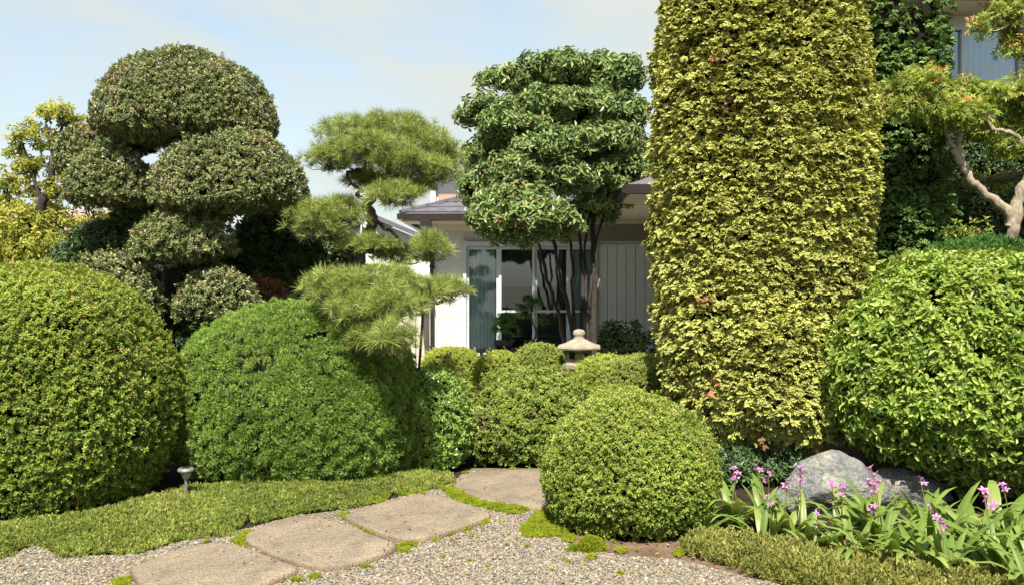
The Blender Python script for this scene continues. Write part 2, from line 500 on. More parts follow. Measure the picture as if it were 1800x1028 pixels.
M['wood'] = solid('weathered_log', (0.10, 0.055, 0.04), (0.19, 0.11, 0.085), 9, 0.9, bump=0.7, bscale=40, stretch=(3, 3, 0.5))
M['steel'] = solid('brushed_steel', (0.15, 0.155, 0.165), (0.20, 0.205, 0.215), 30, 0.45, metal=0.3)
M['lens'] = solid('cloudy_lens', (0.24, 0.26, 0.16), (0.30, 0.32, 0.20), 12, 0.3)
M['litter'] = leaf_mat('dry_leaf', [(0.0, (0.14, 0.055, 0.03)), (0.5, (0.30, 0.14, 0.07)), (1.0, (0.40, 0.24, 0.13))], rough=0.8, trans=0.1)
M['asphalt'] = solid('far_ground', (0.10, 0.10, 0.07), (0.16, 0.15, 0.10), 0.4, 0.95)


# ------------------------------------------------------------------ leaf templates
def finish(parts):
    """parts: list of (V, F3, F4, tip, jit)."""
    V, F3, F4, TP, TJ, n = [], [], [], [], [], 0
    for v, a, b, tp, tj in parts:
        V.append(v)
        if len(a):
            F3.append(np.asarray(a) + n)
        if len(b):
            F4.append(np.asarray(b) + n)
        TP.append(np.broadcast_to(tp, (len(v),)))
        TJ.append(np.full(len(v), tj))
        n += len(v)
    return (np.concatenate(V), np.concatenate(F3) if F3 else np.zeros((0, 3), int), np.concatenate(F4) if F4 else np.zeros((0, 4), int),
            np.concatenate(TP).astype(float), np.concatenate(TJ).astype(float))


def leaf_diamond(L, w, fold=0.25, droop=0.15, wide=0.45):
    v = np.array([[0, 0, 0], [w / 2, L * wide, w * fold], [0, L, -L * droop], [-w / 2, L * wide, w * fold]])
    return v, [(0, 1, 2), (0, 2, 3)], [], np.array([0, 0.5, 1, 0.5])


def leaf_oval(L, w, fold=0.22, droop=0.2):
    v = np.array([[0, 0, 0], [w * .42, L * .28, w * fold], [w * .44, L * .66, w * fold - L * droop * .35], [0, L, -L * droop],
                  [-w * .44, L * .66, w * fold - L * droop * .35], [-w * .42, L * .28, w * fold]])
    return v, [], [(0, 1, 2, 3), (0, 3, 4, 5)], np.array([0, .3, .7, 1, .7, .3])


def axes(y, zh):
    y = norm(np.asarray(y, float))
    x = norm(np.cross(y, zh))
    z = np.cross(x, y)
    return np.stack([x, y, z], -1)


def sprig(seed, n, L, w, stem, e0=10, e1=75, oval=False, jit=0.22, fold=0.25, droop=0.15):
    """Leaves spiralling round a short stem along +Z; low leaves spread, top leaves stand up."""
    r = np.random.default_rng(seed)
    out = []
    for i in range(n):
        q = i / max(1, n - 1)
        th = i * 2.39996 + r.uniform(-.4, .4)
        e = math.radians(e0 + (e1 - e0) * q + r.uniform(-14, 14))
        rad = np.array([math.cos(th), math.sin(th), 0])
        y = rad * math.cos(e) + UP * math.sin(e)
        zh = UP * math.cos(e) - rad * math.sin(e) + r.normal(size=3) * .3
        s = r.uniform(.75, 1.2)
        v, a, b, tp = (leaf_oval if oval else leaf_diamond)(L * s, w * s, fold=fold, droop=droop * r.uniform(.3, 1.7))
        v = v @ axes(y, zh).T + UP * stem * q
        out.append((v, a, b, tp, r.uniform(-jit, jit)))
    return finish(out)


def puff(seed, n, L, w, rad, jit=0.25):
    """A small cushion of narrow leaves over a half sphere."""
    r = np.random.default_rng(seed)
    out = []
    for i in range(n):
        z = 1 - (i + .5) / n * 1.05
        th = i * 2.39996
        d = np.array([math.sqrt(max(0, 1 - z * z)) * math.cos(th), math.sqrt(max(0, 1 - z * z)) * math.sin(th), z])
        d = norm(d + r.normal(size=3) * .18)
        s = r.uniform(.7, 1.2)
        v, a, b, tp = leaf_diamond(L * s, w * s, fold=.1, droop=r.uniform(-.1, .25))
        v = v @ axes(d, norm(np.cross(d, r.normal(size=3)))).T + d * rad * .55
        out.append((v, a, b, tp, r.uniform(-jit, jit)))
    return finish(out)


def spray(seed, n=11, L=0.075):
    """A flat cypress spray: lobes fanned about +Y in the XY plane, tips curling, yellow towards the tips."""
    r = np.random.default_rng(seed)
    out = []
    for i in range(n):
        q = (i + .5) / n
        side = 1 if i % 2 else -1
        ang = side * (1 - q) ** .7 * 1.05 + r.uniform(-.18, .18)
        d = np.array([math.sin(ang), math.cos(ang), r.uniform(-.32, .18)])
        base = np.array([0, L * .62 * q, L * (.10 * math.sin(q * 3) - .12 * q * q)])
        ll = L * (.58 - .20 * q) * r.uniform(.8, 1.25)
        ww = ll * r.uniform(.42, .6)
        v, a, b, tp = leaf_oval(ll, ww, fold=.25 * r.uniform(-1, 1), droop=r.uniform(-.05, .5))
        zh = norm(np.array([r.uniform(-.5, .5), r.uniform(-.5, .2), 1]))
        v = v @ axes(d, zh).T + base
        out.append((v, a, b, np.clip(np.array([0.0, .35, .9, 1, .9, .35]) * r.uniform(.6, 1.1), 0, 1), r.uniform(-.2, .2)))
    return finish(out)


def needles(seed, n=38, L=0.10, w=0.0027, cone=74):
    r = np.random.default_rng(seed)
    out = []
    for i in range(n):
        e = math.radians(90 - cone * math.sqrt((i + .5) / n)) + r.uniform(-.12, .12)
        th = i * 2.39996 + r.uniform(-.3, .3)
        d = np.array([math.cos(e) * math.cos(th), math.cos(e) * math.sin(th), math.sin(e)])
        s = np.cross(d, r.normal(size=3))
        s = s / np.linalg.norm(s) * w
        l = L * r.uniform(.75, 1.15)
        mid = d * l * .55 + np.array([0, 0, .004])
        tip = d * l - np.array([0, 0, .007]) * math.cos(e)
        v = np.array([d * .006 - s * .5, d * .006 + s * .5, mid + s * .45, tip, mid - s * .45])
        out.append((v, [(2, 3, 4)], [(0, 1, 2, 4)], np.array([0, 0, .5, 1, .5]), r.uniform(-.18, .18)))
    return finish(out)


def palmate(L):
    """Five-lobed maple leaf in XY, stalk at the origin."""
    v, f = [np.array([0, 0, 0.0])], []
    for k, a in enumerate((-100, -50, 0, 50, 100)):
        s = (0.6, .88, 1.0, .88, .6)[k] * L
        a = math.radians(a)
        d = np.array([math.sin(a), math.cos(a), 0])
        p = np.array([math.cos(a), -math.sin(a), 0])
        i = len(v)
        v += [d * s * .5 + p * s * .16, d * s + np.array([0, 0, -.22 * s]), d * s * .5 - p * s * .16]
        f.append((0, i, i + 1, i + 2))
    return np.array(v), [], f, np.linspace(0, 1, len(v))


def maple_sprig(seed, n, L):
    r = np.random.default_rng(seed)
    out = []
    for i in range(n):
        th = i * 2.39996
        rad = np.array([math.cos(th), math.sin(th), 0])
        y = norm(rad * .9 + UP * r.uniform(-.55, .35))
        v, a, b, tp = palmate(L * r.uniform(.7, 1.15))
        v = v @ axes(y, norm(UP + r.normal(size=3) * .4)).T + rad * L * r.uniform(.3, 1.1) + UP * r.uniform(-.4, .7) * L
        out.append((v, a, b, tp, r.uniform(-.25, .25)))
    return finish(out)


def blades(seed, n, L, w, lean=0.5):
    r = np.random.default_rng(seed)
    out = []
    for i in range(n):
        th = i * 2.39996 + r.uniform(-.5, .5)
        rad = np.array([math.cos(th), math.sin(th), 0])
        y = norm(rad * r.uniform(.2, 1.0) * lean * 1.6 + UP)
        v, a, b, tp = leaf_diamond(L * r.uniform(.6, 1.2), w, fold=.2, droop=r.uniform(0, .4))
        v = v @ axes(y, norm(np.cross(y, r.normal(size=3)))).T + rad * r.uniform(0, L * .25)
        out.append((v, a, b, tp, r.uniform(-.2, .2)))
    return finish(out)


T = {}
T['small'] = [sprig(10 + i, 9, .024, .014, .022, e0=-8, e1=48) for i in range(4)]
T['tiny'] = [sprig(20 + i, 9, .018, .0105, .018, e0=-8, e1=50) for i in range(4)]
T['dome'] = [sprig(30 + i, 9, .027, .015, .022, e0=-10, e1=45) for i in range(4)]
T['yew'] = [puff(40 + i, 30, .026, .0062, .024) for i in range(4)]
T['gold'] = [spray(50 + i, 13, .085) for i in range(6)]
T['broad'] = [sprig(60 + i, 7, .056, .029, .035, e0=-8, e1=45, oval=True, fold=.2, droop=.2) for i in range(4)]
T['tier'] = [sprig(70 + i, 8, .082, .036, .05, e0=-35, e1=25, oval=True, droop=.35) for i in range(4)]
T['pine'] = [needles(80 + i) for i in range(5)]
T['loose'] = [sprig(90 + i, 7, .07, .038, .07, e0=-15, e1=45, oval=True, droop=.3) for i in range(4)]
T['maple'] = [maple_sprig(100 + i, 6, .058) for i in range(4)]
T['mid'] = [sprig(110 + i, 8, .042, .019, .035, e0=-10, e1=45) for i in range(4)]
T['cover'] = [blades(120 + i, 9, .036, .009, .9) for i in range(3)] + [sprig(125 + i, 9, .018, .009, .025) for i in range(3)]
T['cover2'] = [sprig(130 + i, 11, .022, .009, .045, e0=15, e1=80) for i in range(4)]
T['moss'] = [blades(140 + i, 5, .013, .006, .35) for i in range(3)]
T['feather'] = [blades(150 + i, 12, .06, .010, .7) for i in range(3)]


# ------------------------------------------------------------------ foliage volumes
def ell(c, rx, ry, ru, rd=None, p=2.0):
    """A rounded volume: centre, half widths, height above and depth below the centre, squareness."""
    return dict(c=np.asarray(c, float), r=(rx, ry), ru=ru, rd=ru if rd is None else rd, p=p)


def _imp(b, x):
    d = x - b['c']
    rz = np.where(d[:, 2] >= 0, b['ru'], b['rd'])
    return (np.abs(d[:, 0] / b['r'][0]) ** b['p'] + np.abs(d[:, 1] / b['r'][1]) ** b['p'] + np.abs(d[:, 2] / rz) ** b['p']) ** (1 / b['p'])


def surface(b, dens, rng, back=0.25):
    """Points and normals spread evenly over a volume's surface; fewer on the side away from the camera."""
    area = 4 * PI * ((b['r'][0] * b['r'][1]) ** 1.6 / 3 + (b['r'][0] * (b['ru'] + b['rd']) / 2) ** 1.6 / 3 + (b['r'][1] * (b['ru'] + b['rd']) / 2) ** 1.6 / 3) ** (1 / 1.6)
    n = int(area * dens * 2.6) + 8
    d = norm(rng.normal(size=(n, 3)))
    rz = np.where(d[:, 2] >= 0, b['ru'], b['rd'])
    r = np.stack([np.full(n, b['r'][0]), np.full(n, b['r'][1]), rz], -1)
    rad = (np.abs(d / r) ** b['p']).sum(-1) ** (-1 / b['p'])
    pos = d * rad[:, None]
    g = np.sign(d) * np.abs(pos / r) ** (b['p'] - 1) / r
    nn = norm(g)
    w = rad ** 2 / np.maximum((nn * d).sum(-1), .25)
    keep = rng.random(n) < w / w.sum() * area * dens
    pos, nn = pos[keep] + b['c'], nn[keep]
    view = norm(np.array([0, 0, EYE]) - pos)
    f = (view * nn).sum(-1)
    keep = rng.random(len(pos)) < np.where(f > -.2, 1.0, back)
    return pos[keep], nn[keep]


def frames(ax, rng):
    h = rng.normal(size=ax.shape)
    x = norm(np.cross(ax, h))
    y = np.cross(ax, x)
    return np.stack([x, y, ax], -1)


def foliage(bag, blobs, tpls, dens, seed, size=1.0, lump=(0.03, 6.0), grain=(0.02, 55.0), depth=0.03, up=0.7, rand=0.5, tint=(0.5, 0.18), core=0.86,
            mat=0, cmat=1, zmin=0.02, mode='axis', strata=0.0, back=0.25, dark_under=False, gap=0.0, topmore=0.0):
    rng = np.random.default_rng(seed)
    n1, n2 = SineNoise(seed + 1, lump[1]), SineNoise(seed + 2, grain[1])
    for bi, b in enumerate(blobs):
        pos, nn = surface(b, dens, rng, back)
        ok = pos[:, 2] > zmin
        for bj, o in enumerate(blobs):
            if bj != bi:
                ok &= _imp(o, pos) > .93
        pos, nn = pos[ok], nn[ok]
        if gap:
            g = SineNoise(seed + 5, 22.0)(pos)
            ok = g > -1.1 + gap * 1.4 - rng.random(len(pos)) * .5
            pos, nn = pos[ok], nn[ok]
        disp = n1(pos) * lump[0] + n2(pos) * grain[0]
        if strata:
            q = pos.copy()
            q[:, 2] *= 3.0
            disp += SineNoise(seed + 4, 13.0)(q) * strata
        inn = rng.exponential(depth, len(pos))
        pos = pos + nn * (disp - np.minimum(inn, depth * 3.5))[:, None]
        st = rng.random(len(pos)) < .03
        pos = pos + nn * (st * rng.uniform(.01, .06, len(pos)))[:, None]
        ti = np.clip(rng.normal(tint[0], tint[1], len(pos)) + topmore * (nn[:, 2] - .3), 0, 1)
        sz = size * rng.uniform(.75, 1.25, len(pos))
        pick = rng.integers(0, len(tpls), len(pos))
        if mode == 'axis':
            ax = norm(nn + UP * up + rng.normal(size=nn.shape) * rand)
            R = frames(ax, rng)
        else:
            tang = norm(np.cross(nn, rng.normal(size=nn.shape)))
            tang[:, 2] *= .45
            y = norm(nn * .75 + tang * .85 + UP * up + rng.normal(size=nn.shape) * .15)
            zh = norm(UP * .9 + nn * .55 + rng.normal(size=nn.shape) * .32)
            R = axes(y, zh)
        for k, t_ in enumerate(tpls):
            s = pick == k
            bag.scatter(t_, pos[s], R[s], sz[s], ti[s], mat)
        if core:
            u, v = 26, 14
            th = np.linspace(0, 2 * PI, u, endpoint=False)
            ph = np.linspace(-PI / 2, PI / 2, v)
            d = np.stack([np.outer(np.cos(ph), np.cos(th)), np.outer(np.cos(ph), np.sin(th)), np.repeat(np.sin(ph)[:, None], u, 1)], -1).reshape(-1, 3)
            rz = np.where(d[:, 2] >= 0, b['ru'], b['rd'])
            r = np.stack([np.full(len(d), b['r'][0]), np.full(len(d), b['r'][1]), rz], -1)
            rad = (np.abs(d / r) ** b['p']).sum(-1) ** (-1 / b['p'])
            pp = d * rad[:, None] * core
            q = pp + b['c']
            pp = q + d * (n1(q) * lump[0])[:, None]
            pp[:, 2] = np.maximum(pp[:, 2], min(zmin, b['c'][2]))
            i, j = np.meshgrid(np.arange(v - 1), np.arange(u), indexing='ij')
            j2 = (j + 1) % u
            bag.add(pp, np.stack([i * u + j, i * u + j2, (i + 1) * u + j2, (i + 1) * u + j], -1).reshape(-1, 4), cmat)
    return bag


def smooth_path(pts, n=4, wob=0.0, seed=0):
    """Catmull-Rom through the points, slightly knobbly."""
    p = np.asarray(pts, float)
    q = np.vstack([2 * p[0] - p[1], p, 2 * p[-1] - p[-2]])
    out = []
    for i in range(1, len(q) - 2):
        for t in np.linspace(0, 1, n, endpoint=False):
            out.append(.5 * ((2 * q[i]) + (-q[i - 1] + q[i + 1]) * t + (2 * q[i - 1] - 5 * q[i] + 4 * q[i + 1] - q[i + 2]) * t * t + (-q[i - 1] + 3 * q[i] - 3 * q[i + 1] + q[i + 2]) * t ** 3))
    out.append(p[-1])
    out = np.array(out)
    if wob:
        out[1:-1] += np.random.default_rng(seed).normal(size=(len(out) - 2, 3)) * wob
    return out


def limb(bag, pts, r0, r1, n=5, wob=0.006, seed=0, sides=9, mat=0):
    p = smooth_path(pts, n, wob, seed)
    rr = np.linspace(r0, r1, len(p)) * np.random.default_rng(seed + 9).uniform(.88, 1.14, len(p))
    bag.tube(p, rr, sides, mat)


def inside(poly, x, y):
    poly = np.asarray(poly)
    r = np.zeros(len(x), bool)
    j = len(poly) - 1
    for i in range(len(poly)):
        xi, yi, xj, yj = *poly[i], *poly[j]
        c = ((yi > y) != (yj > y)) & (x < (xj - xi) * (y - yi) / (yj - yi + 1e-12) + xi)
        r ^= c
        j = i
    return r


def ground_poly(pxs, z=0.0):
    return np.array([on_ground(a, b, z)[:2] for a, b in pxs])


def fill(poly, dens, rng):
    lo, hi = poly.min(0), poly.max(0)
    n = int((hi - lo).prod() * dens)
    p = rng.uniform(lo, hi, (n, 2))
    return p[inside(poly, p[:, 0], p[:, 1])]


# ------------------------------------------------------------------ the setting: ground, gravel, beds
GN = SineNoise(3, 1.1)


def sheet(name, x0, x1, y0, y1, step, z, mat, amp=0.0):
    xs, ys = np.arange(x0, x1 + 1e-6, step), np.arange(y0, y1 + 1e-6, step)
    X, Y = np.meshgrid(xs, ys)
    P = np.stack([X, Y, np.zeros_like(X)], -1).reshape(-1, 3)
    P[:, 2] = z + (GN(P) * amp if amp else 0)
    nx, ny = len(xs), len(ys)
    i, j = np.meshgrid(np.arange(ny - 1), np.arange(nx - 1), indexing='ij')
    f = np.stack([i * nx + j, i * nx + j + 1, (i + 1) * nx + j + 1, (i + 1) * nx + j], -1).reshape(-1, 4)
    b = Bag()
    b.add(P, f)
    o = b.build(name, mat, smooth=True)
    o['kind'] = 'structure'
    return o


sheet('terrain', -600, 600, -600, 600, 300, -0.06, M['asphalt'])
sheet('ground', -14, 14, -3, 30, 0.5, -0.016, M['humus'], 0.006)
sheet('bounce_sheet', -3.6, 4.5, 11.3, 15.0, 0.74, 0.012, M['bounce_sheet'])  # hidden pale sheet, added to bounce sunlight up under the eaves

STONES = [
    [(230, 997), (280, 976), (335, 960), (386, 952), (430, 960), (480, 978), (526, 997), (500, 1012), (455, 1030), (380, 1046), (300, 1046), (250, 1030), (231, 1010)],
    [(428, 938), (465, 921), (512, 908), (570, 910), (630, 930), (690, 955), (686, 966), (640, 984), (582, 995), (535, 991), (480, 972), (436, 950)],
    [(606, 906), (640, 892), (695, 876), (742, 868), (782, 872), (825, 886), (860, 900), (852, 910), (800, 930), (745, 945), (695, 946), (640, 925)],
    [(796, 851), (834, 829), (900, 824), (955, 824), (1010, 830), (1020, 860), (1000, 890), (948, 893), (890, 885), (838, 873)],
]
STONE_G = [ground_poly(s, 0.03) for s in STONES]
GRAVEL_EDGE = ground_poly([(-300, 1000), (0, 984), (60, 958), (80, 962), (105, 980), (240, 974), (330, 949), (430, 930), (520, 906), (640, 890), (790, 850), (830, 822), (1010, 822),
                           (960, 905), (1000, 955), (1080, 975), (1200, 985), (1300, 1012), (1420, 1040), (1500, 1070)])
GRAVEL_POLY = np.vstack([GRAVEL_EDGE, [[2.4, 3.0], [-5.5, 3.0]]])

import bmesh


def cut_sheet(name, poly, z, mat):
    """A flat sheet cut to an outline."""
    bm = bmesh.new()
    f = bm.faces.new([bm.verts.new((p[0], p[1], z)) for p in poly])
    bmesh.ops.triangulate(bm, faces=[f])
    bm.normal_update()
    if bm.faces[:][0].normal.z < 0:
        bmesh.ops.reverse_faces(bm, faces=bm.faces[:])
    me = bpy.data.meshes.new(name)
    bm.to_mesh(me)
    bm.free()
    me.materials.append(mat)
    o = bpy.data.objects.new(name, me)
    COL.objects.link(o)
    o['kind'] = 'structure'


SOIL_POLY = ground_poly([(930, 900), (960, 885), (1010, 930), (1100, 950), (1180, 945), (1230, 925), (1300, 930), (1330, 955), (1250, 985), (1330, 1000), (1450, 1036), (1540, 1062), (1540, 1090), (1300, 1060), (1100, 1010), (960, 960)])
cut_sheet('soil', SOIL_POLY, -0.006, M['soil'])
cut_sheet('gravel_bed', GRAVEL_POLY, -0.001, M['gravel_bed'])


def pebble(seed):
    r = np.random.default_rng(seed)
    v = np.array([[1, 0, 0], [-1, 0, 0], [0, 1, 0], [0, -1, 0], [0, 0, 1], [0, 0, -1], [.66, .66, .1], [-.66, .66, -.1], [-.66, -.66, .1], [.66, -.66, -.1]], float)
    v = v * r.uniform(.75, 1.2, (10, 1)) * np.array([1, .72, .55])
    ringi = [0, 6, 2, 7, 1, 8, 3, 9]
    f = [(ringi[k], ringi[(k + 1) % 8], 4) for k in range(8)] + [(ringi[(k + 1) % 8], ringi[k], 5) for k in range(8)]
    return v, np.array(f), np.zeros((0, 4), int), np.zeros(10), np.zeros(10)


rng = np.random.default_rng(11)
pp = np.vstack([fill(GRAVEL_POLY, 19000, rng)])
pp = pp[(pp[:, 1] < 7.3) & (np.abs(pp[:, 0]) < 0.68 * pp[:, 1] + .5) & (pp[:, 1] > 3.9)]
for s in STONE_G:
    pp = pp[~inside(s, pp[:, 0], pp[:, 1])]
keep = SineNoise(17, 3.0)(np.c_[pp, np.zeros(len(pp))]) > -1.15 - rng.random(len(pp)) * .6
pp = pp[keep]
b = Bag()
N = len(pp)
P = np.c_[pp, rng.uniform(-.002, .006, N)]
ax = norm(UP + rng.normal(size=(N, 3)) * .35)
R = frames(ax, rng)
S = np.clip(rng.lognormal(math.log(.0062), .36, N), .003, .018)
ti = rng.random(N)
pk = rng.integers(0, 4, N)
for k in range(4):
    s = pk == k
    b.scatter(pebble(k), P[s], R[s], S[s], ti[s])
o = b.build('gravel', M['pebble'], kind='stuff')

# ------------------------------------------------------------------ stepping stones
LAB_ST = ['brown stepping stone nearest the camera, cut off by the bottom edge', 'brown stepping stone second from the front, beside the low ground cover strip',
          'rounded brown stepping stone third from the front, bright moss along its back', 'farthest brown stepping stone running behind the round clipped azalea']
for k, s in enumerate(STONE_G):
    c = s.mean(0)
    rr = np.random.default_rng(60 + k)
    # resample the outline smoothly, keep it slightly uneven
    ring = smooth_path(np.c_[np.vstack([s, s[:1]]), np.zeros(len(s) + 1)], 5)[:-1, :2]
    nse = SineNoise(70 + k, 9.0)
    bag = Bag()
    n = len(ring)
    rows = []
    for (sc, z) in ((1.012, -.03), (1.012, .004), (1.0, .022), (.982, .031), (.95, .034), (.8, .034), (.6, .034), (.4, .034), (.2, .034)):
        p = c + (ring - c) * sc
        q = np.c_[p, np.zeros(n)]
        w = nse(q) * .5
        p = p + norm(ring - c) * (w * .014 + SineNoise(75 + k, 55.0)(q) * .0035)[:, None] * (sc > .9)
        zz = z + (SineNoise(90 + k, 4.0)(q) * .0035 + SineNoise(95 + k, 26.0)(q) * .0018) * (sc < .99)
        rows.append(np.c_[p, zz])
    v = np.vstack(rows + [np.array([[c[0], c[1], .034]])])
    m = len(rows)
    i, j = np.meshgrid(np.arange(m - 1), np.arange(n), indexing='ij')
    j2 = (j + 1) % n
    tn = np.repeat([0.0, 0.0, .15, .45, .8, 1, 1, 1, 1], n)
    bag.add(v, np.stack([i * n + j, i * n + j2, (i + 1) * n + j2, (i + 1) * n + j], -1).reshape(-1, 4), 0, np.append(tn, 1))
    bag.f3.append(np.array([((m - 1) * n + q, (m - 1) * n + (q + 1) % n, m * n) for q in range(n)]))
    bag.m3.append(np.zeros(n, int))
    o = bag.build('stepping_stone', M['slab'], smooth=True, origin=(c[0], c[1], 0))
    tag(o, LAB_ST[k], 'stepping stone', 'stepping stones across the gravel')

# ------------------------------------------------------------------ moss and ground cover
def low_cover(name, polys, tpls, dens, mat, seed, hump=0.03, size=1.0, z0=0.0, tint=(0.5, .22), up=1.3, base_mat=None, edge=0.10):
    rng = np.random.default_rng(seed)
    bag = Bag()
    nz = SineNoise(seed, 5.0)
    nq = SineNoise(seed + 1, 16.0)
    for poly in polys:
        p = fill(poly, dens, rng)
        if not len(p):
            continue
        # distance to the outline, for a rounded shoulder
        d = np.full(len(p), 9.0)
        for a, c_ in zip(poly, np.roll(poly, -1, 0)):
            e = c_ - a
            t_ = np.clip(((p - a) @ e) / (e @ e + 1e-9), 0, 1)
            d = np.minimum(d, np.linalg.norm(p - a - t_[:, None] * e, axis=1))
        q = np.c_[p, np.zeros(len(p))]
        k = rng.random(len(p)) < np.clip((.55 if hump < .03 else .25) + d / (edge * .6) + .35 * nq(q), 0, 1)
        p, d, q = p[k], d[k], q[k]
        z = z0 + hump * np.clip(d / edge, 0, 1) ** .6 * (1 + .35 * nz(q)) - rng.exponential(.012, len(p)) * (hump > .02)
        P = np.c_[p, np.maximum(z, z0)]
        z2 = SineNoise(seed + 2, 55.0)(q)
        P[:, 2] += z2 * hump * .28
        ax = norm(UP * up + rng.normal(size=(len(p), 3)) * .5)
        R = frames(ax, rng)
        ti = np.clip(rng.normal(tint[0], tint[1], len(p)) + .12 * nz(q), 0, 1)
        pk = rng.integers(0, len(tpls), len(p))
        sz = size * rng.uniform(.7, 1.25, len(p))
        for kk, t_ in enumerate(tpls):
            s = pk == kk
            bag.scatter(t_, P[s], R[s], sz[s], ti[s])
    return bag.build(name, mat, kind='stuff')


COVER_L = ground_poly([(-160, 950), (0, 925), (150, 905), (250, 880), (330, 858), (450, 850), (600, 842), (690, 828), (790, 836), (804, 850), (760, 862), (700, 872), (640, 890), (600, 897), (510, 905),
                       (440, 925), (400, 945), (330, 950), (240, 975), (105, 982), (85, 966), (60, 958), (40, 972), (0, 985), (-160, 1010)])
low_cover('ground_cover', [COVER_L], T['cover'], 6500, M['cover'], 201, hump=.032, edge=.22)
COVER_R = ground_poly([(1193, 962), (1215, 946), (1300, 955), (1400, 970), (1500, 985), (1650, 1000), (1800, 1030), (1800, 1060), (1500, 1062), (1400, 1032), (1310, 1012), (1235, 988), (1200, 978)])
low_cover('ground_cover', [COVER_R], T['cover2'], 6500, M['cover2'], 202, hump=.055, edge=.16)

moss_px = [
    [(772, 862), (800, 853), (836, 875), (900, 889), (948, 895), (905, 906), (862, 897), (800, 882)],
    [(912, 930), (938, 906), (950, 892), (978, 890), (990, 925), (1005, 944), (962, 946), (920, 946)],
    [(590, 905), (622, 905), (662, 932), (650, 940), (622, 926)],
    [(405, 952), (440, 930), (446, 950), (440, 962), (415, 960)],
    [(622, 874), (655, 856), (690, 868), (672, 886), (632, 890)],
    [(688, 852), (740, 840), (770, 853), (740, 868), (700, 872)],
    [(536, 990), (560, 982), (582, 995), (556, 999)], [(694, 962), (720, 952), (742, 950), (730, 962), (704, 970)],
    [(780, 938), (794, 930), (800, 940), (788, 946)], [(806, 932), (824, 925), (832, 933), (815, 938)],
    [(444, 1024), (490, 1012), (500, 1018), (470, 1030)], [(192, 1024), (230, 1015), (228, 1032), (205, 1036)],
    [(1078, 968), (1095, 962), (1106, 968), (1090, 975)], [(1028, 980), (1044, 974), (1052, 981), (1036, 986)],
    [(1180, 972), (1200, 966), (1212, 972), (1190, 982)], [(985, 945), (1012, 940), (1008, 956), (990, 955)], [(755, 948), (772, 942), (776, 950), (760, 955)],
    [(840, 918), (858, 912), (862, 920), (846, 925)], [(604, 990), (640, 986), (620, 996)],
]
rr = np.random.default_rng(5)
mpolys = [ground_poly(p) for p in moss_px]
for s in STONE_G:                                     # specks along the stones and out on the gravel
    for _ in range(16):
        a = s[rr.integers(len(s))] + rr.normal(size=2) * .06
        c_ = s.mean(0)
        a = c_ + (a - c_) * rr.uniform(1.04, 1.16)
        mpolys.append(a + np.array([[math.cos(t), math.sin(t)] for t in np.linspace(0, 2 * PI, 7)[:-1]]) * rr.uniform(.012, .045))
for _ in range(34):
    a = np.array([rr.uniform(-.5, .9), rr.uniform(4.7, 5.6)])
    mpolys.append(a + np.array([[math.cos(t), math.sin(t)] for t in np.linspace(0, 2 * PI, 7)[:-1]]) * rr.uniform(.006, .022))
keep_m = []
low_cover('moss', mpolys, T['moss'], 26000, M['moss'], 203, hump=.018, edge=.05, z0=.002)

# the round moss cushion at the foot of the front azalea
base = on_ground(1040, 966)
t = thing('moss_cushion', 'small bright green moss cushion at the foot of the round azalea', 'moss', base)
bag = Bag()
foliage(bag, [ell(base + [0, 0, 0], .088, .075, .082, .01), ell(base + [-.085, -.01, -.01], .065, .05, .05, .01)], T['moss'], 42000, 204, size=.8, lump=(.003, 20), grain=(.002, 60), depth=.003, up=.4,
        rand=.3, core=.96, zmin=-.01, back=.5)
bag.build('cushion', [M['moss'], M['moss']], t, kind='stuff')

# ------------------------------------------------------------------ clipped shrubs
def shrub(name, label, cat, blobs, tpls, dens, mat, seed, group=None, stems=3, **kw):
    b0 = blobs[0]
    base = np.array([b0['c'][0], b0['c'][1], 0.0])
    t = thing(name, label, cat, base, group)
    bag = Bag()
    kw.setdefault('gap', .06)
    foliage(bag, blobs, tpls, dens, seed, **kw)
    bag.build('foliage', [M[mat], M['core']], t, kind='stuff')
    if stems:
        sb = Bag()
        r = np.random.default_rng(seed)
        for i in range(stems):
            a = i / stems * 2 * PI + r.uniform(0, 1)
            o_ = np.array([math.cos(a), math.sin(a), 0])
            limb(sb, [base + o_ * .04 + [0, 0, -.03], base + o_ * .12 * b0['r'][0] + [0, 0, b0['c'][2] * .5], base + o_ * .45 * b0['r'][0] + [0, 0, b0['c'][2]]], .022, .008, seed=seed + i)
        sb.build('stem', M['bark'], t, smooth=True)
    return t


G_SH = 'clipped shrubs along the path'
shrub('clipped_shrub', 'big olive green clipped shrub filling the left edge, in front of the cloud-pruned tree', 'shrub',
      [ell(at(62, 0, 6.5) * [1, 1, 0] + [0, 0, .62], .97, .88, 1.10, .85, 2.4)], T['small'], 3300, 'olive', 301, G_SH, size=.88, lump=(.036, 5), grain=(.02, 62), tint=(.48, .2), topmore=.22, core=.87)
c = at(528, 0, 7.45)
shrub('yew_mound', 'broad bright green yew mound under the low pine branch', 'shrub',
      [ell([c[0], 7.45, .42], 1.09, .86, 1.0, .62, 2.2), ell([c[0] + .30, 7.4, .38], .80, .76, .80, .55, 2.2)], T['yew'], 1150, 'yew', 302, G_SH, lump=(.034, 5), grain=(.022, 78), depth=.014, up=.6, rand=.35,
      tint=(.55, .2), core=.9)
shrub('clipped_shrub', 'small glossy green clipped shrub between the yew mound and the far stepping stone', 'shrub',
      [ell(at(763, 0, 7.5) * [1, 1, 0] + [0, 0, .38], .335, .34, .46, .46, 2.2)], T['small'], 3000, 'gloss', 303, G_SH, lump=(.015, 9), grain=(.02, 60), tint=(.6, .22), core=.85)
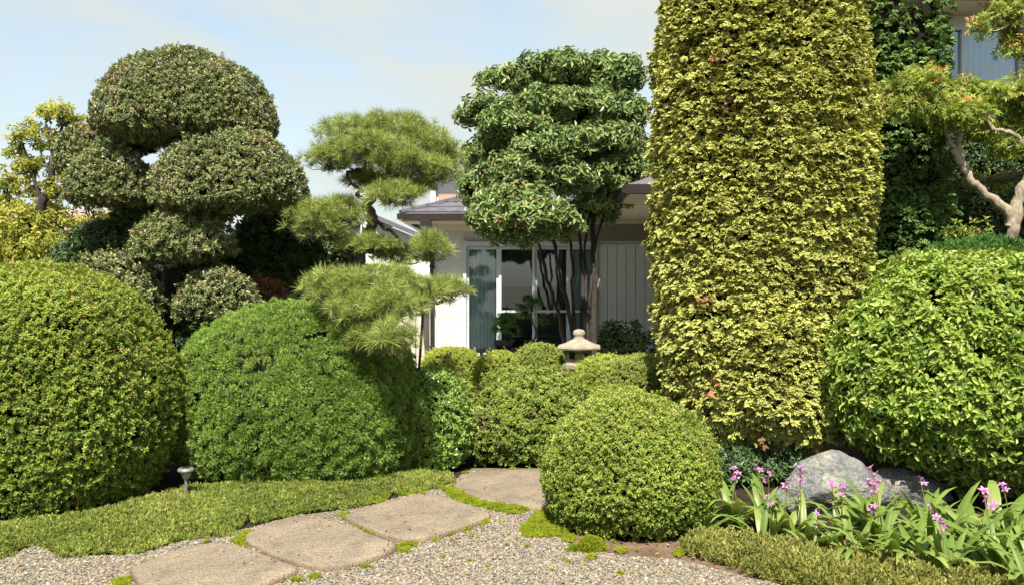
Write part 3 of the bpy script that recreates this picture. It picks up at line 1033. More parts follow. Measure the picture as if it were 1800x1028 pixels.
shrub('clipped_shrub', 'worn azalea mound with brown bare patches behind the far stepping stone', 'shrub',
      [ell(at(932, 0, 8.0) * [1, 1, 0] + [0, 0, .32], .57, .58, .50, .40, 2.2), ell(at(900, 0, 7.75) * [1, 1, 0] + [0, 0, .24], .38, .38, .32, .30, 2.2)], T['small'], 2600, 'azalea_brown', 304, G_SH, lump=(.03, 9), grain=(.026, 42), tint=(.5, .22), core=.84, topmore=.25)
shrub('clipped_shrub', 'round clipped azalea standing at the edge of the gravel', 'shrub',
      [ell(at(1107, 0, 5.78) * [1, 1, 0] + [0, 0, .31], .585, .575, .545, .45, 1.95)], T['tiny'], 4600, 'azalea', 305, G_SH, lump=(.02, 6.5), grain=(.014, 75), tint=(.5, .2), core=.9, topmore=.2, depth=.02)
G_AZ = 'low azalea mounds in front of the house'
for (px, Y, hw, top, mt, lab, sd) in [
    (793, 10.9, 52, 606, 'azalea_pale', 'pale rounded azalea mound below the downpipe, leftmost of the low row', 311),
    (880, 10.2, 44, 615, 'azalea_pale', 'low pale azalea mound in front of the tall sliding window', 312),
    (948, 10.1, 44, 600, 'azalea_dull', 'yellowish azalea mound just left of the stone lantern', 313),
    (928, 9.2, 72, 646, 'azalea_pale', 'wide flat azalea mound in front of the yellowish one by the lantern', 314),
    (1060, 9.2, 50, 619, 'azalea_pale', 'rounded pale azalea mound at the right foot of the stone lantern', 315),
    (1122, 8.9, 66, 618, 'azalea_dull', 'larger dull green azalea mound between lantern and golden cypress', 316),
    (1085, 8.2, 66, 674, 'azalea_pale', 'low bright azalea mound showing above the round front azalea', 317),
    (770, 8.9, 62, 645, 'azalea_pale', 'low azalea mound behind the small glossy shrub', 318),
]:
    c = at(px, 0, Y)
    h = at(px, top, Y)[2]
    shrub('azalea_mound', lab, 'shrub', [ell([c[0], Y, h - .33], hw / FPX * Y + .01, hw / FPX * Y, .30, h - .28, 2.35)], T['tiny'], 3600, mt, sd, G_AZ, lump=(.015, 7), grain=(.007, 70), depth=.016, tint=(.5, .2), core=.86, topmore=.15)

# right-hand broadleaf shrub: the leaves that show largest are parts of their own
cR = at(1722, 0, 6.7)
BR = [ell([cR[0] + .02, 6.75, .80], 1.20, 1.02, 1.0, .70, 2.25), ell([cR[0] + .40, 6.5, .66], 1.10, 1.06, .88, .58, 2.25)]
tR = shrub('broadleaf_shrub', 'large bright green shrub with broad leaves overhanging the rock on the right', 'shrub', BR, T['broad'], 1150, 'broad', 321, G_SH, size=.85, lump=(.04, 6), grain=(.035, 34), depth=.035, tint=(.5, .26),
           core=.84, up=.5, topmore=.12)
lv, l3, l4, ltp = leaf_oval(.075, .038, .2, .22)
protos = []
for i in range(5):
    bg = Bag()
    v, a, f4, tp = leaf_oval(.07, .036, .15 + .04 * i, .1 + .07 * i)
    bg.add(v, np.array(f4), 0, .45 + .11 * i, tp)
    o = bg.build('leaf', M['broad'], None)
    protos.append(o)
rng = np.random.default_rng(322)
pos, nn = surface(BR[0], 200, rng, 0)
ok = (_imp(BR[1], pos) > 1.0)
pos2, nn2 = surface(BR[1], 200, rng, 0)
ok2 = (_imp(BR[0], pos2) > 1.0)
pos, nn = np.vstack([pos[ok], pos2[ok2]]), np.vstack([nn[ok], nn2[ok2]])
pxx = pos[:, 0] / pos[:, 1] * FPX + 900
vis = (pxx < 1800) & (pos[:, 2] > .3) & ((norm(np.array([0, 0, EYE]) - pos) * nn).sum(-1) > .25)
pos, nn = pos[vis], nn[vis]
sel = rng.permutation(len(pos))[:300]
from mathutils import Matrix
for q, i in enumerate(sel):
    o = protos[q] if q < len(protos) else protos[q % len(protos)].copy()
    if q >= len(protos):
        COL.objects.link(o)
    y = norm(nn[i] * .6 + np.array([0, 0, -.1]) + rng.normal(size=3) * .5)
    Rm = axes(y, norm(nn[i] * .6 + UP * .7 + rng.normal(size=3) * .25))
    m4 = Matrix(Rm.tolist()).to_4x4()
    o.parent = tR
    o.matrix_basis = Matrix.Translation(Vector((pos[i] + nn[i] * .022) - np.array(tR['_base']))) @ m4 @ Matrix.Scale(float(rng.uniform(.58, .88)), 4)

c = at(1730, 0, 8.0)
shrub('juniper_mound', 'darker green feathery shrub behind the top of the broad-leaved shrub', 'shrub', [ell([c[0], 8.1, 1.25], .72, .6, .72, 1.2, 2.3), ell([c[0] + .6, 8.0, 1.2], .7, .6, .72, 1.15, 2.3)], T['feather'], 1300,
      'juniper', 331, lump=(.03, 7), grain=(.03, 40), up=.6, rand=.5, core=.86, tint=(.5, .2))
c = at(1700, 0, 8.5)
shrub('leafy_shrub', 'yellow green leafy shrub with reddish new shoots in front of the maple trunk', 'shrub', [ell([c[0], 8.5, 1.75], .34, .25, .36, .5, 2.0), ell([c[0] + .1, 8.45, 1.95], .1, .1, .25, .2, 2.0)], T['mid'], 420, 'shoot', 332,
      lump=(.06, 7), grain=(.05, 15), up=.5, rand=.7, core=.5, depth=.06, tint=(.55, .25))

# ------------------------------------------------------------------ golden cypress and the green one behind it
base = np.array([at(1338, 0, 7.55)[0], 7.6, 0])
t = thing('golden_cypress', 'tall clipped golden cypress column, its top beyond the frame', 'tree', base)
bag = Bag()
cols = []
x0 = base[0]
foliage(bag, [ell([x0 - .02, 7.6, 2.5], .86, .80, 2.45, 2.22, 3.0), ell([x0 - .34, 7.4, 1.3], .52, .62, .9, 1.08, 2.4), ell([x0 - .02, 7.25, .8], .60, .60, .7, .64, 2.2), ell([x0 + .06, 7.4, 2.6], .66, .62, 1.3, 1.3, 2.5)],
        T['gold'], 2300, 401, size=.80, lump=(.03, 6), grain=(.032, 50), depth=.028, mode='spray', up=.12, strata=.022, core=.85, zmin=.14, tint=(.5, .2))
rgd = np.random.default_rng(402)                       # a few dead brown sprays
for _ in range(6):
    q = at(rgd.uniform(1160, 1510), rgd.uniform(20, 780), 6.80)
    nq_ = 5
    P = q + rgd.normal(size=(nq_, 3)) * [.03, .02, .03]
    R = axes(norm(np.tile([0, -.8, -.2], (nq_, 1)) + rgd.normal(size=(nq_, 3)) * .5), norm(UP + rgd.normal(size=(nq_, 3)) * .4))
    bag.scatter(T['gold'][0], P, R, .8, rgd.random(nq_) * .6, 2)
bag.build('crown', [M['gold'], M['core'], M['litter']], t, kind='stuff')
b = Bag()
limb(b, [base + [0, 0, -.05], base + [.02, 0, .5], base + [0, 0, 1.5]], .13, .10, seed=4)
limb(b, [base + [.14, -.05, -.05], base + [.25, -.1, .35], base + [.35, -.1, .9]], .05, .03, seed=5)
b.build('trunk', M['bark'], t, smooth=True)

base = np.array([at(1583, 0, 9.6)[0], 9.6, 0])
t = thing('green_cypress', 'dark green clipped cypress column standing behind the golden one', 'tree', base)
bag = Bag()
foliage(bag, [ell([base[0] - .06, 9.6, 2.9], .46, .5, 3.2, 2.7, 4.0), ell([base[0] - .1, 9.5, 1.8], .44, .5, 1.1, 1.5, 2.4)], T['gold'], 1050, 411, size=1.0, lump=(.05, 6), grain=(.035, 38), depth=.035, mode='spray', up=.1, strata=.05,
        core=.86, zmin=.2, tint=(.5, .22))
bag.build('crown', [M['cypress'], M['core']], t, kind='stuff')
b = Bag()
limb(b, [base + [0, 0, -.05], base + [.02, 0, 1.0], base + [0, 0, 2.5]], .12, .08, seed=6)
b.build('trunk', M['bark'], t, smooth=True)

for (px, Y, hw, h, lab, sd) in [(1300, 6.95, 62, .20, 'low dark leafy undergrowth added over the shaded ground between the golden cypress and the large rock', 423), (1390, 7.0, 40, .26, 'small dark bush behind the left shoulder of the large rock', 424)]:
    c = at(px, 0, Y)
    shrub('undergrowth', lab, 'undergrowth', [ell([c[0], Y, .06], hw / FPX * Y, .22, h, .1, 2)], T['mid'], 900, 'shade', sd, size=1.0, lump=(.04, 8), grain=(.03, 30), core=.5, depth=.04, rand=.8, stems=0, zmin=.005)  # dark plants added to darken the shaded ground by the cypress

# tall shaded hedge at the right back
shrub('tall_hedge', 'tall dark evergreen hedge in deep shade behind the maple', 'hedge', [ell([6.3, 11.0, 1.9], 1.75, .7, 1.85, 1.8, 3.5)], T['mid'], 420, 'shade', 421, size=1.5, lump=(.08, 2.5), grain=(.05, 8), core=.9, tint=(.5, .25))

# ------------------------------------------------------------------ cloud-pruned tree on the left
def dome_pad(px, top, bot, hw, Y, p=2.0, ryk=.85, rdk=.13):
    zt, zb = at(px, top, Y)[2], at(px, bot, Y)[2]
    h = zt - zb
    return ell([at(px, 0, Y)[0], Y, zb + h * rdk * .8], hw / FPX * Y - .03, hw / FPX * Y * ryk - .03, h * (1 - rdk * .8) - .035, h * rdk, p)


base = np.array([at(302, 0, 8.7)[0], 8.7, 0])
t = thing('cloud_pruned_tree', 'cloud-pruned tree with a large grey green dome on top and rounded pads below', 'tree', base)
pads = [dome_pad(326, 86, 246, 158, 8.7), dome_pad(404, 216, 368, 138, 8.45), dome_pad(192, 253, 358, 79, 8.5), dome_pad(142, 215, 300, 48, 9.1), dome_pad(322, 364, 452, 95, 8.3), dome_pad(380, 470, 556, 80, 8.2),
        dome_pad(190, 385, 440, 72, 9.0), dome_pad(222, 216, 268, 56, 9.2), dome_pad(255, 330, 400, 60, 9.0), dome_pad(195, 438, 560, 92, 8.1)]
for i, pd in enumerate(pads):
    bag = Bag()
    dull = i in (4, 5, 6, 9)
    foliage(bag, [pd], T['dome'], 1750 if not dull else 1500, 500 + i * 10, size=1.0 if not dull else 1.1, lump=(.02, 8), grain=(.02 if not dull else .03, 48), depth=.022 if not dull else .04, up=.7, rand=.55, core=.86, tint=(.5, .22), zmin=-5)
    bag.build('foliage_pad', [M['shade' if i in (6, 7, 8) else 'dome'], M['core']], t, kind='stuff')  # three rear pads get leaves with shade put into the colour
b = Bag()
Z = lambda px, py, Y=8.7: at(px, py, Y)
limb(b, [Z(303, 870), Z(297, 640), Z(292, 560), Z(300, 470), Z(308, 400), Z(312, 330), Z(322, 240), Z(326, 190)], .085, .035, seed=1, wob=.01)
for k, (a, m_, e) in enumerate([(Z(312, 340), Z(360, 345, 8.5), Z(404, 330, 8.45)), (Z(310, 350), Z(240, 345, 8.6), Z(192, 330, 8.5)), (Z(310, 330), Z(220, 300, 8.9), Z(142, 285, 9.1)), (Z(303, 470), Z(310, 445, 8.4), Z(322, 430, 8.3)),
                                (Z(295, 560), Z(340, 545, 8.3), Z(380, 530, 8.2)), (Z(300, 480), Z(240, 450, 8.9), Z(190, 425, 9.0)), (Z(295, 570), Z(240, 540, 8.3), Z(188, 510, 8.1))]):
    limb(b, [a, m_, e], .04, .02, seed=20 + k)
b.build('trunk', M['grey_bark'], t, smooth=True)

# yellowish sprays of a shrub showing between the pads
for k, (px, py, Y, hw, hh, lab) in enumerate([(255, 362, 9.3, 55, 16, 'yellow green leafy shrub showing between the left pads of the cloud-pruned tree'),
                                              (372, 372, 9.2, 45, 24, 'yellow leafed shrub showing under the right pad of the cloud-pruned tree')]):
    c = at(px, py, Y)
    shrub('leafy_shrub', lab, 'shrub', [ell(c, hw / FPX * Y, .25, hh / FPX * Y, hh / FPX * Y, 2)], T['mid'], 700, 'yellow', 560 + k, size=1.1, lump=(.05, 8), grain=(.03, 20), core=.5, depth=.05, rand=.8, tint=(.5, .2), stems=2)

# dark evergreens in the shade between the cloud-pruned tree and the pine
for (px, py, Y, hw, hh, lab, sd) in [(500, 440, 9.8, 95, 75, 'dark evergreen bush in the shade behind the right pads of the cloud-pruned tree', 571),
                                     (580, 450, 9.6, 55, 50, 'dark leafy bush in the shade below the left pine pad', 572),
                                     (370, 640, 9.6, 150, 80, 'dark low evergreen added to fill the shaded gap behind the yew mound', 573),  # added to darken a gap of trunk and shaded ground
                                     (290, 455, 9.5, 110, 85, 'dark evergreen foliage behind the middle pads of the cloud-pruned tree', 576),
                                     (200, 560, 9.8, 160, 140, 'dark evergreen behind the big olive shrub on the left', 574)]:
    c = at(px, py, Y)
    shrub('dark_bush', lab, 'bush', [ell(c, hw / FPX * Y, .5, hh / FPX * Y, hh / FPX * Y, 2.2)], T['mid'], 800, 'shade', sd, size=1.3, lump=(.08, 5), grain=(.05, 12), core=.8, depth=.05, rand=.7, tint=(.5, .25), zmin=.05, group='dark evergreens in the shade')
c = at(462, 525, 8.9)
shrub('reddish_shrub', 'small shrub with orange red new leaves peeping over the yew mound', 'shrub', [ell(c, .22, .2, .16, .3, 2)], T['mid'], 900, 'red', 575, lump=(.04, 9), grain=(.03, 20), core=.5, depth=.05, rand=.8, tint=(.55, .3), stems=2)

# ------------------------------------------------------------------ yellow-green tree at the far left
def loose_tree(name, label, base, limbs, clumps, tpl, mat, bark, seed, dens=170, size=1.0, twig=.006, r0=.09, lone=None):
    t = thing(name, label, 'tree', base)
    b = Bag()
    for k, (pts, a, e) in enumerate(limbs):
        limb(b, pts, a, e, seed=seed + k, wob=.012)
    rng = np.random.default_rng(seed)
    bag = Bag()
    ends = np.vstack([smooth_path(p, 4) for p, _, _ in limbs])
    for (c, rx, ry, rz) in clumps:
        c = np.asarray(c)
        n = max(6, int(dens * rx * max(ry, rz) * 14))
        d = norm(rng.normal(size=(n, 3))) * rng.random((n, 1)) ** .4
        P = c + d * np.array([rx, ry, rz])
        ax = norm(d * [1, 1, .5] + UP * .6 + rng.normal(size=(n, 3)) * .5)
        R = frames(ax, rng)
        ti = np.clip(rng.normal(.5, .22, n) + d[:, 2] * .15, 0, 1)
        pk = rng.integers(0, len(tpl), n)
        for k, t_ in enumerate(tpl):
            s = pk == k
            bag.scatter(t_, P[s], R[s], size * rng.uniform(.7, 1.2, s.sum()), ti[s])
        near = ends[np.argmin(np.linalg.norm(ends - c, axis=1))]
        for q in range(5):
            e = c + norm(rng.normal(size=3)) * np.array([rx, ry, rz]) * .75
            b.tube(smooth_path([near, (near + c) / 2 + rng.normal(size=3) * .04, c * .6 + e * .4, e], 3), np.linspace(twig * 1.6, twig * .5, 10), 5)
    bag.build('foliage', M[mat], t, kind='stuff')
    b.build('trunk', M[bark], t, smooth=True)
    return t


Yt = 11.0
base = np.array([at(60, 0, Yt)[0], Yt, 0])
Z = lambda px, py, Y=Yt: at(px, py, Y)
limbs = [([base, Z(70, 520), Z(62, 420), Z(80, 340), Z(100, 270), Z(110, 220)], .10, .02), ([Z(65, 430), Z(40, 380), Z(10, 360), Z(-30, 340)], .04, .012), ([Z(75, 360), Z(55, 290), Z(35, 245)], .03, .01),
         ([Z(75, 350), Z(110, 340), Z(150, 345)], .03, .01), ([Z(95, 290), Z(85, 230), Z(75, 195)], .02, .008)]
r = lambda h: h / FPX * Yt
clumps = [(Z(px, py, Yt + dy), r(a), r(a) * .8, r(bb)) for (px, py, a, bb, dy) in [
    (100, 200, 30, 20, 0), (130, 225, 32, 24, .2), (75, 200, 14, 14, .1), (40, 240, 26, 18, -.1), (85, 250, 34, 20, .1), (60, 285, 22, 16, 0), (110, 290, 34, 26, .2), (95, 330, 24, 18, 0), (140, 270, 30, 26, .4),
    (15, 320, 30, 22, 0), (50, 335, 22, 14, .1), (-20, 360, 40, 24, 0), (30, 390, 50, 34, -.2), (110, 395, 46, 26, .1), (0, 430, 60, 40, -.2), (75, 440, 60, 34, -.2), (140, 440, 40, 26, .1), (10, 370, 36, 22, .1), (150, 350, 30, 20, .3), (60, 225, 20, 14, .1), (25, 270, 22, 14, .2), (120, 250, 30, 22, .3), (45, 300, 26, 16, .2), (80, 370, 40, 22, .3), (165, 395, 34, 26, .5), (150, 250, 26, 26, .5)]]
loose_tree('yellow_leafed_tree', 'loose yellow green tree against the sky at the far left', base, limbs, clumps, T['loose'], 'yellow', 'grey_bark', 601, dens=95, size=.75)

# ------------------------------------------------------------------ maple at the right edge
Yt = 8.6
base = np.array([at(1782, 0, Yt)[0], Yt, 0])
Z = lambda px, py, Y=Yt: at(px, py, Y)
limbs = [([base, Z(1782, 520), Z(1780, 430), Z(1776, 385), Z(1748, 352), Z(1712, 325), Z(1692, 292), Z(1686, 250), Z(1680, 208), Z(1688, 170), Z(1700, 140)], .064, .024),
         ([Z(1778, 400), Z(1792, 345), Z(1815, 300), Z(1830, 200), Z(1800, 60), Z(1780, -40)], .068, .04), ([Z(1812, 270), Z(1780, 235), Z(1745, 225), Z(1730, 185), Z(1722, 150)], .03, .012),
         ([Z(1690, 290), Z(1672, 255), Z(1660, 225), Z(1630, 200), Z(1590, 190)], .03, .008), ([Z(1690, 170), Z(1660, 150), Z(1610, 140)], .018, .006)]
r = lambda h: h / FPX * Yt
clumps = [(Z(px, py, Yt + dy), r(a), r(a) * .9, r(bb)) for (px, py, a, bb, dy) in [
    (1590, 150, 26, 16, -.3), (1630, 140, 36, 24, -.2), (1580, 190, 40, 20, -.3), (1640, 190, 50, 26, 0), (1690, 160, 40, 22, .1), (1700, 200, 40, 24, -.2), (1740, 165, 36, 20, 0), (1770, 180, 36, 24, .2), (1805, 155, 34, 24, 0),
    (1730, 230, 34, 18, .2), (1780, 260, 36, 22, .1), (1800, 220, 40, 20, .2), (1750, 25, 34, 20, 0), (1795, 50, 40, 36, .1), (1795, 0, 40, 34, 0), (1722, 45, 18, 16, -.1), (1775, 85, 26, 16, .1), (1840, 90, 50, 60, .1),
    (1735, -20, 24, 16, 0), (1810, -60, 60, 30, 0), (1660, 215, 26, 16, .1), (1850, 190, 50, 50, 0), (1900, 60, 80, 80, .3), (1560, 165, 20, 14, -.2), (1710, 320, 22, 16, 1.2), (1760, 320, 24, 14, 1.0)]]
loose_tree('maple_tree', 'maple with a pale forked trunk and yellow green leaves at the right edge', base, limbs, clumps, T['maple'], 'maple', 'pale_bark', 611, dens=130, size=1.0)

# ------------------------------------------------------------------ tiered broadleaf tree in the middle
Yt = 11.8
base = np.array([at(1012, 0, Yt)[0], Yt, 0])
t = thing('tiered_tree', 'many-stemmed evergreen with layered glossy foliage in front of the house', 'tree', base)
tier = [(985, 126, 72, 36, .2), (1062, 132, 66, 40, .3), (890, 142, 48, 26, .1), (1000, 192, 92, 30, -.2), (850, 204, 46, 28, 0), (1090, 205, 50, 36, -.1), (905, 222, 64, 26, -.4), (1045, 250, 80, 32, -.5), (960, 262, 60, 28, -.6), (858, 268, 52, 30, -.1),
        (912, 308, 72, 28, -.5), (1000, 312, 60, 28, -.5), (1082, 306, 56, 32, -.4), (1112, 268, 32, 36, .1), (858, 330, 52, 30, .0), (1055, 345, 56, 24, -.1), (1092, 334, 44, 24, .0), (1046, 372, 46, 16, .4), (960, 210, 80, 70, 1.0), (1060, 220, 64, 80, 1.0), (885, 270, 50, 70, 1.0)]
bag = Bag()
blobs = [ell(at(px, py, Yt + dy), hw / FPX * Yt, hw / FPX * Yt * .75, hh / FPX * Yt, hh / FPX * Yt * .75, 2.0) for (px, py, hw, hh, dy) in tier]
foliage(bag, blobs, T['tier'], 310, 701, size=.95, lump=(.06, 6), grain=(.06, 22), depth=.05, up=.5, rand=.45, core=.72, zmin=.1, tint=(.5, .2), gap=.08)
bag.build('crown', [M['tier'], M['core']], t, kind='stuff')
bag = Bag()
low = [(925, 385, 88, 40, -.9), (905, 352, 58, 30, -.7), (985, 392, 40, 26, -.8), (880, 400, 40, 30, -.8)]
foliage(bag, [ell(at(px, py, Yt + dy), hw / FPX * Yt, hw / FPX * Yt * .75, hh / FPX * Yt, hh / FPX * Yt * .8, 2.0) for (px, py, hw, hh, dy) in low], T['tier'], 280, 702, size=.9, lump=(.05, 6), grain=(.06, 22), depth=.05, up=.5, rand=.45,
        core=.55, zmin=.1, tint=(.58, .2), gap=.06)
bag.build('low_foliage_tier', [M['tier'], M['core']], t, kind='stuff')
Z = lambda px, py, Y=Yt: at(px, py, Y)
for k, (pts, a, e) in enumerate([([Z(1003, 660), Z(985, 560), Z(962, 490), Z(948, 430), Z(930, 390, 11.2)], .030, .018), ([Z(1022, 660), Z(1004, 570), Z(985, 490), Z(972, 420), Z(950, 330)], .034, .02),
                                 ([Z(1012, 660), Z(1008, 520), Z(1004, 430), Z(990, 330)], .024, .016), ([Z(1024, 660), Z(1024, 520), Z(1020, 430), Z(1015, 300)], .028, .018), ([Z(1034, 660), Z(1030, 520), Z(1030, 430), Z(1045, 320)], .024, .016),
                                 ([Z(1045, 660), Z(1044, 500), Z(1041, 380), Z(1050, 280)], .042, .026), ([Z(1038, 600), Z(1040, 480), Z(1060, 380), Z(1080, 300)], .02, .013)]):
    b = Bag()
    limb(b, pts, a, e, seed=710 + k, wob=.01)
    b.build('stem', M['grey_bark'], t, smooth=True)

# ------------------------------------------------------------------ pine
base = np.array([at(640, 0, 8.6)[0], 8.6, 0])
t = thing('pine_tree', 'trained pine with a twisted trunk and flat needle pads, one hanging over the yew mound', 'tree', base)
PADS = [(612, 242, 8.4, 52, 24), (690, 234, 8.5, 62, 24), (655, 266, 8.1, 60, 20), (738, 256, 8.4, 48, 24), (778, 280, 8.5, 36, 20), (588, 284, 8.3, 44, 14), (706, 292, 8.1, 50, 18), (762, 302, 8.3, 42, 14), (692, 345, 8.0, 44, 13),
        (574, 392, 8.2, 56, 28), (652, 434, 8.2, 40, 11), (756, 440, 8.0, 30, 18), (700, 452, 8.4, 36, 10), (600, 508, 7.0, 58, 22), (668, 508, 6.95, 70, 26), (724, 520, 7.1, 46, 20), (786, 514, 7.3, 30, 13), (686, 600, 6.5, 44, 22), (640, 542, 6.8, 60, 20), (690, 540, 6.7, 50, 18), (610, 530, 7.3, 50, 18), (650, 596, 6.7, 34, 16), (545, 385, 8.4, 34, 18), (600, 372, 8.3, 34, 16), (640, 318, 8.6, 26, 10), (722, 330, 8.4, 36, 12)]
Z = lambda px, py, Y=8.6: at(px, py, Y)
limbs = [([Z(642, 680), Z(632, 590), Z(624, 500), Z(630, 455), Z(646, 415), Z(656, 388), Z(648, 362), Z(656, 335), Z(672, 312), Z(690, 290), Z(700, 258)], .082, .022),
         ([Z(650, 365), Z(640, 347, 8.5), Z(627, 344, 8.5), Z(631, 331, 8.5), Z(616, 323, 8.5), Z(612, 308, 8.5), Z(636, 299, 8.4), Z(650, 272, 8.3), Z(620, 255, 8.4)], .024, .014),
         ([Z(654, 384), Z(690, 410, 8.4), Z(716, 438, 8.3), Z(742, 456, 8.1), Z(757, 448, 8.0)], .022, .010), ([Z(626, 470), Z(660, 468, 8.5), Z(700, 468, 8.4), Z(735, 462, 8.4)], .018, .008),
         ([Z(630, 540), Z(636, 530, 7.9), Z(655, 525, 7.2), Z(700, 530, 7.0), Z(750, 535, 7.2), Z(795, 524, 7.3)], .035, .010), ([Z(655, 528, 7.2), Z(668, 580, 6.8), Z(686, 612, 6.55)], .014, .007),
         ([Z(628, 470), Z(600, 440, 8.4), Z(574, 405, 8.2)], .022, .010), ([Z(672, 312), Z(700, 310, 8.4), Z(735, 290, 8.4), Z(775, 290, 8.5)], .020, .008), ([Z(690, 288), Z(730, 275, 8.4), Z(740, 262, 8.4)], .016, .008),
         ([Z(660, 330), Z(690, 335, 8.2), Z(700, 350, 8.0)], .012, .006), ([Z(640, 300, 8.4), Z(610, 295, 8.3), Z(585, 290, 8.3)], .012, .006), ([Z(655, 525, 7.2), Z(620, 520, 7.0), Z(600, 515, 7.0)], .016, .008)]
b = Bag()
for k, (p, a, e) in enumerate(limbs):
    limb(b, p, a, e, seed=800 + k, wob=.012)
b.build('trunk', M['pine_bark'], t, smooth=True)
ends = np.vstack([smooth_path(p, 4) for p, _, _ in limbs])
for k, (px, py, Y, hw, hh) in enumerate(PADS):
    rng = np.random.default_rng(830 + k)
    c = at(px, py, Y)
    s = Y / FPX
    rx, ry, rz = hw * s * 1.12, hw * s * .85, hh * s * 1.55
    n = int(70 + 1700 * rx * ry)
    d = norm(rng.normal(size=(n, 3)))
    d[:, 2] = np.abs(d[:, 2]) * np.where(rng.random(n) < .75, 1, -.8)
    edge_ = 1 + .30 * np.sin(np.arctan2(d[:, 1], d[:, 0]) * 5 + k) * (np.abs(d[:, 2]) < .6)
    d[:, :2] *= edge_[:, None]
    d *= rng.random((n, 1)) ** .33
    P = c + d * [rx, ry, rz]
    ax = norm(d * [1.0, 1.0, .4] + UP * .7 + rng.normal(size=(n, 3)) * .45)
    R = frames(ax, rng)
    ti = np.clip(rng.normal(.55, .17, n), 0, 1)
    pk = rng.integers(0, 5, n)
    bag = Bag()
    for q, t_ in enumerate(T['pine']):
        m_ = pk == q
        bag.scatter(t_, P[m_], R[m_], rng.uniform(.6, 1.25, m_.sum()), ti[m_])
    near = ends[np.argmin(np.linalg.norm(ends - c, axis=1))]
    hub = c - [0, 0, rz * .6]
    bag.tube(smooth_path([near, (near + hub) / 2 + rng.normal(size=3) * .02, hub], 4), np.linspace(.012, .007, 9), 6, mat=1)
    for q in range(0, n, 3):
        e = P[q] - ax[q] * .01
        m0 = (hub * .5 + e * .5) - [0, 0, rz * .25] + rng.normal(size=3) * .02
        h0 = hub + (e - hub) * rng.uniform(0, .35) * [1, 1, .2]
        bag.tube(np.array([h0, m0, e]), np.array([.005, .0035, .002]), 4, mat=1, caps=False)
    bag.build('needle_pad', [M['pine'], M['pine_bark']], t, kind='stuff')
b = Bag()
b.tube([at(733, 700, 7.6), at(745, 530, 7.15)], .012, 7)
tag(b.build('support_pole', M['bark'], origin=at(733, 700, 7.6) * [1, 1, 0]), 'thin dark wooden pole propping up the low pine branch', 'pole')

# ------------------------------------------------------------------ house
HY = 15.0
hb = np.array([0.3, HY, 0])
house = thing('house', 'single-storey cream house with slate hip roof behind the tiered tree', 'house', hb)


def part(name, mat, parent, fn, label=None, smooth=False):
    b = Bag()
    fn(b)
    o = b.build(name, mat, parent, smooth=smooth)
    if label:
        o['label'] = label
    return o


EZ = 2.70
wall = part('wall', M['siding'], house, lambda b: (b.box(-1.45, -.84, HY + .03, HY + .2, 0, EZ), b.box(-.84, 1.5, HY + .03, HY + .2, 2.36, EZ), b.box(-.84, 1.5, HY + .03, HY + .2, 0, .30), b.box(-1.45, -1.28, HY + .2, HY + 5, 0, EZ)))
z = .05
bm_ = Bag()
bm_.add([(-1.45, HY + .028, 0), (-.86, HY + .028, 0), (-.86, HY + .0195, 0), (-1.45, HY + .0195, 0), (-1.45, HY + .028, .125), (-.86, HY + .028, .125), (-.86, HY + .024, .125), (-1.45, HY + .024, .125)],
        [(0, 1, 2, 3), (4, 7, 6, 5), (3, 2, 6, 7), (0, 3, 7, 4), (1, 5, 6, 2), (0, 4, 5, 1)])
board = bm_.build('siding_board', M['siding'], wall)
for k in range(1, 21):
    share(board, 'siding_board', wall, (0, 0, .127 * k))
part('foundation', M['beige'], house, lambda b: b.box(-1.47, 4.5, HY + .0, HY + .25, -.05, .045))
# sliding windows
PANES = [(-.80, -.23), (-.23, .40), (.40, 1.0), (1.0, 1.5)]
for k, (x0, x1) in enumerate(PANES):
    yy = HY - .02 if k % 2 else HY + .015
    w = part('window', M['alu'], house, lambda b: (b.box(x0, x0 + .045, yy, yy + .035, .34, 2.26), b.box(x1 - .045, x1, yy, yy + .035, .34, 2.26), b.box(x0 + .045, x1 - .045, yy, yy + .035, 2.21, 2.26), b.box(x0 + .045, x1 - .045, yy, yy + .035, .34, .40)))
    if k:
        part('rail', M['alu'], w, lambda b: b.box(x0 + .046, x1 - .046, yy + .002, yy + .033, 1.11, 1.15))
    part('pane', M['glass'], w, lambda b: b.box(x0 + .045, x1 - .045, yy + .014, yy + .020, .40, 2.21))
part('window_frame', M['alu'], house, lambda b: (b.box(-.86, -.80, HY - .04, HY + .07, .30, 2.36), b.box(-.80, 1.5, HY - .04, HY + .07, 2.265, 2.35), b.box(-.86, 1.5, HY - .06, HY + .07, .27, .335)))
part('interior', M['room'], house, lambda b: (b.box(-1.25, 1.6, HY + 3.4, HY + 3.5, 0, EZ), b.box(-1.25, 1.6, HY + .22, HY + 3.4, .26, .30), b.box(-1.25, 1.6, HY + .22, HY + 3.4, 2.55, 2.6), b.box(1.55, 1.65, HY + .22, HY + 3.4, .3, 2.55)))
# shutter boards on the right
sh = part('shutter_wall', M['panel'], house, lambda b: b.box(1.5, 4.5, HY + .05, HY + .2, 0.045, 2.36))
bb = Bag().box(1.52, 1.675, HY + .02, HY + .048, .30, 2.30)
bd = bb.build('shutter_board', M['panel'], sh)
for k in range(1, 18):
    share(bd, 'shutter_board', sh, (.165 * k, 0, 0))
part('lintel', M['lintel'], house, lambda b: (b.box(.95, 4.5, HY - .03, HY + .2, 2.36, EZ)))
# roof: hip on the left, a wing coming forward on the right
ov = .62
e0 = np.array([-1.88, HY - ov, 2.79])
run = 3.0
rise = .36 * run


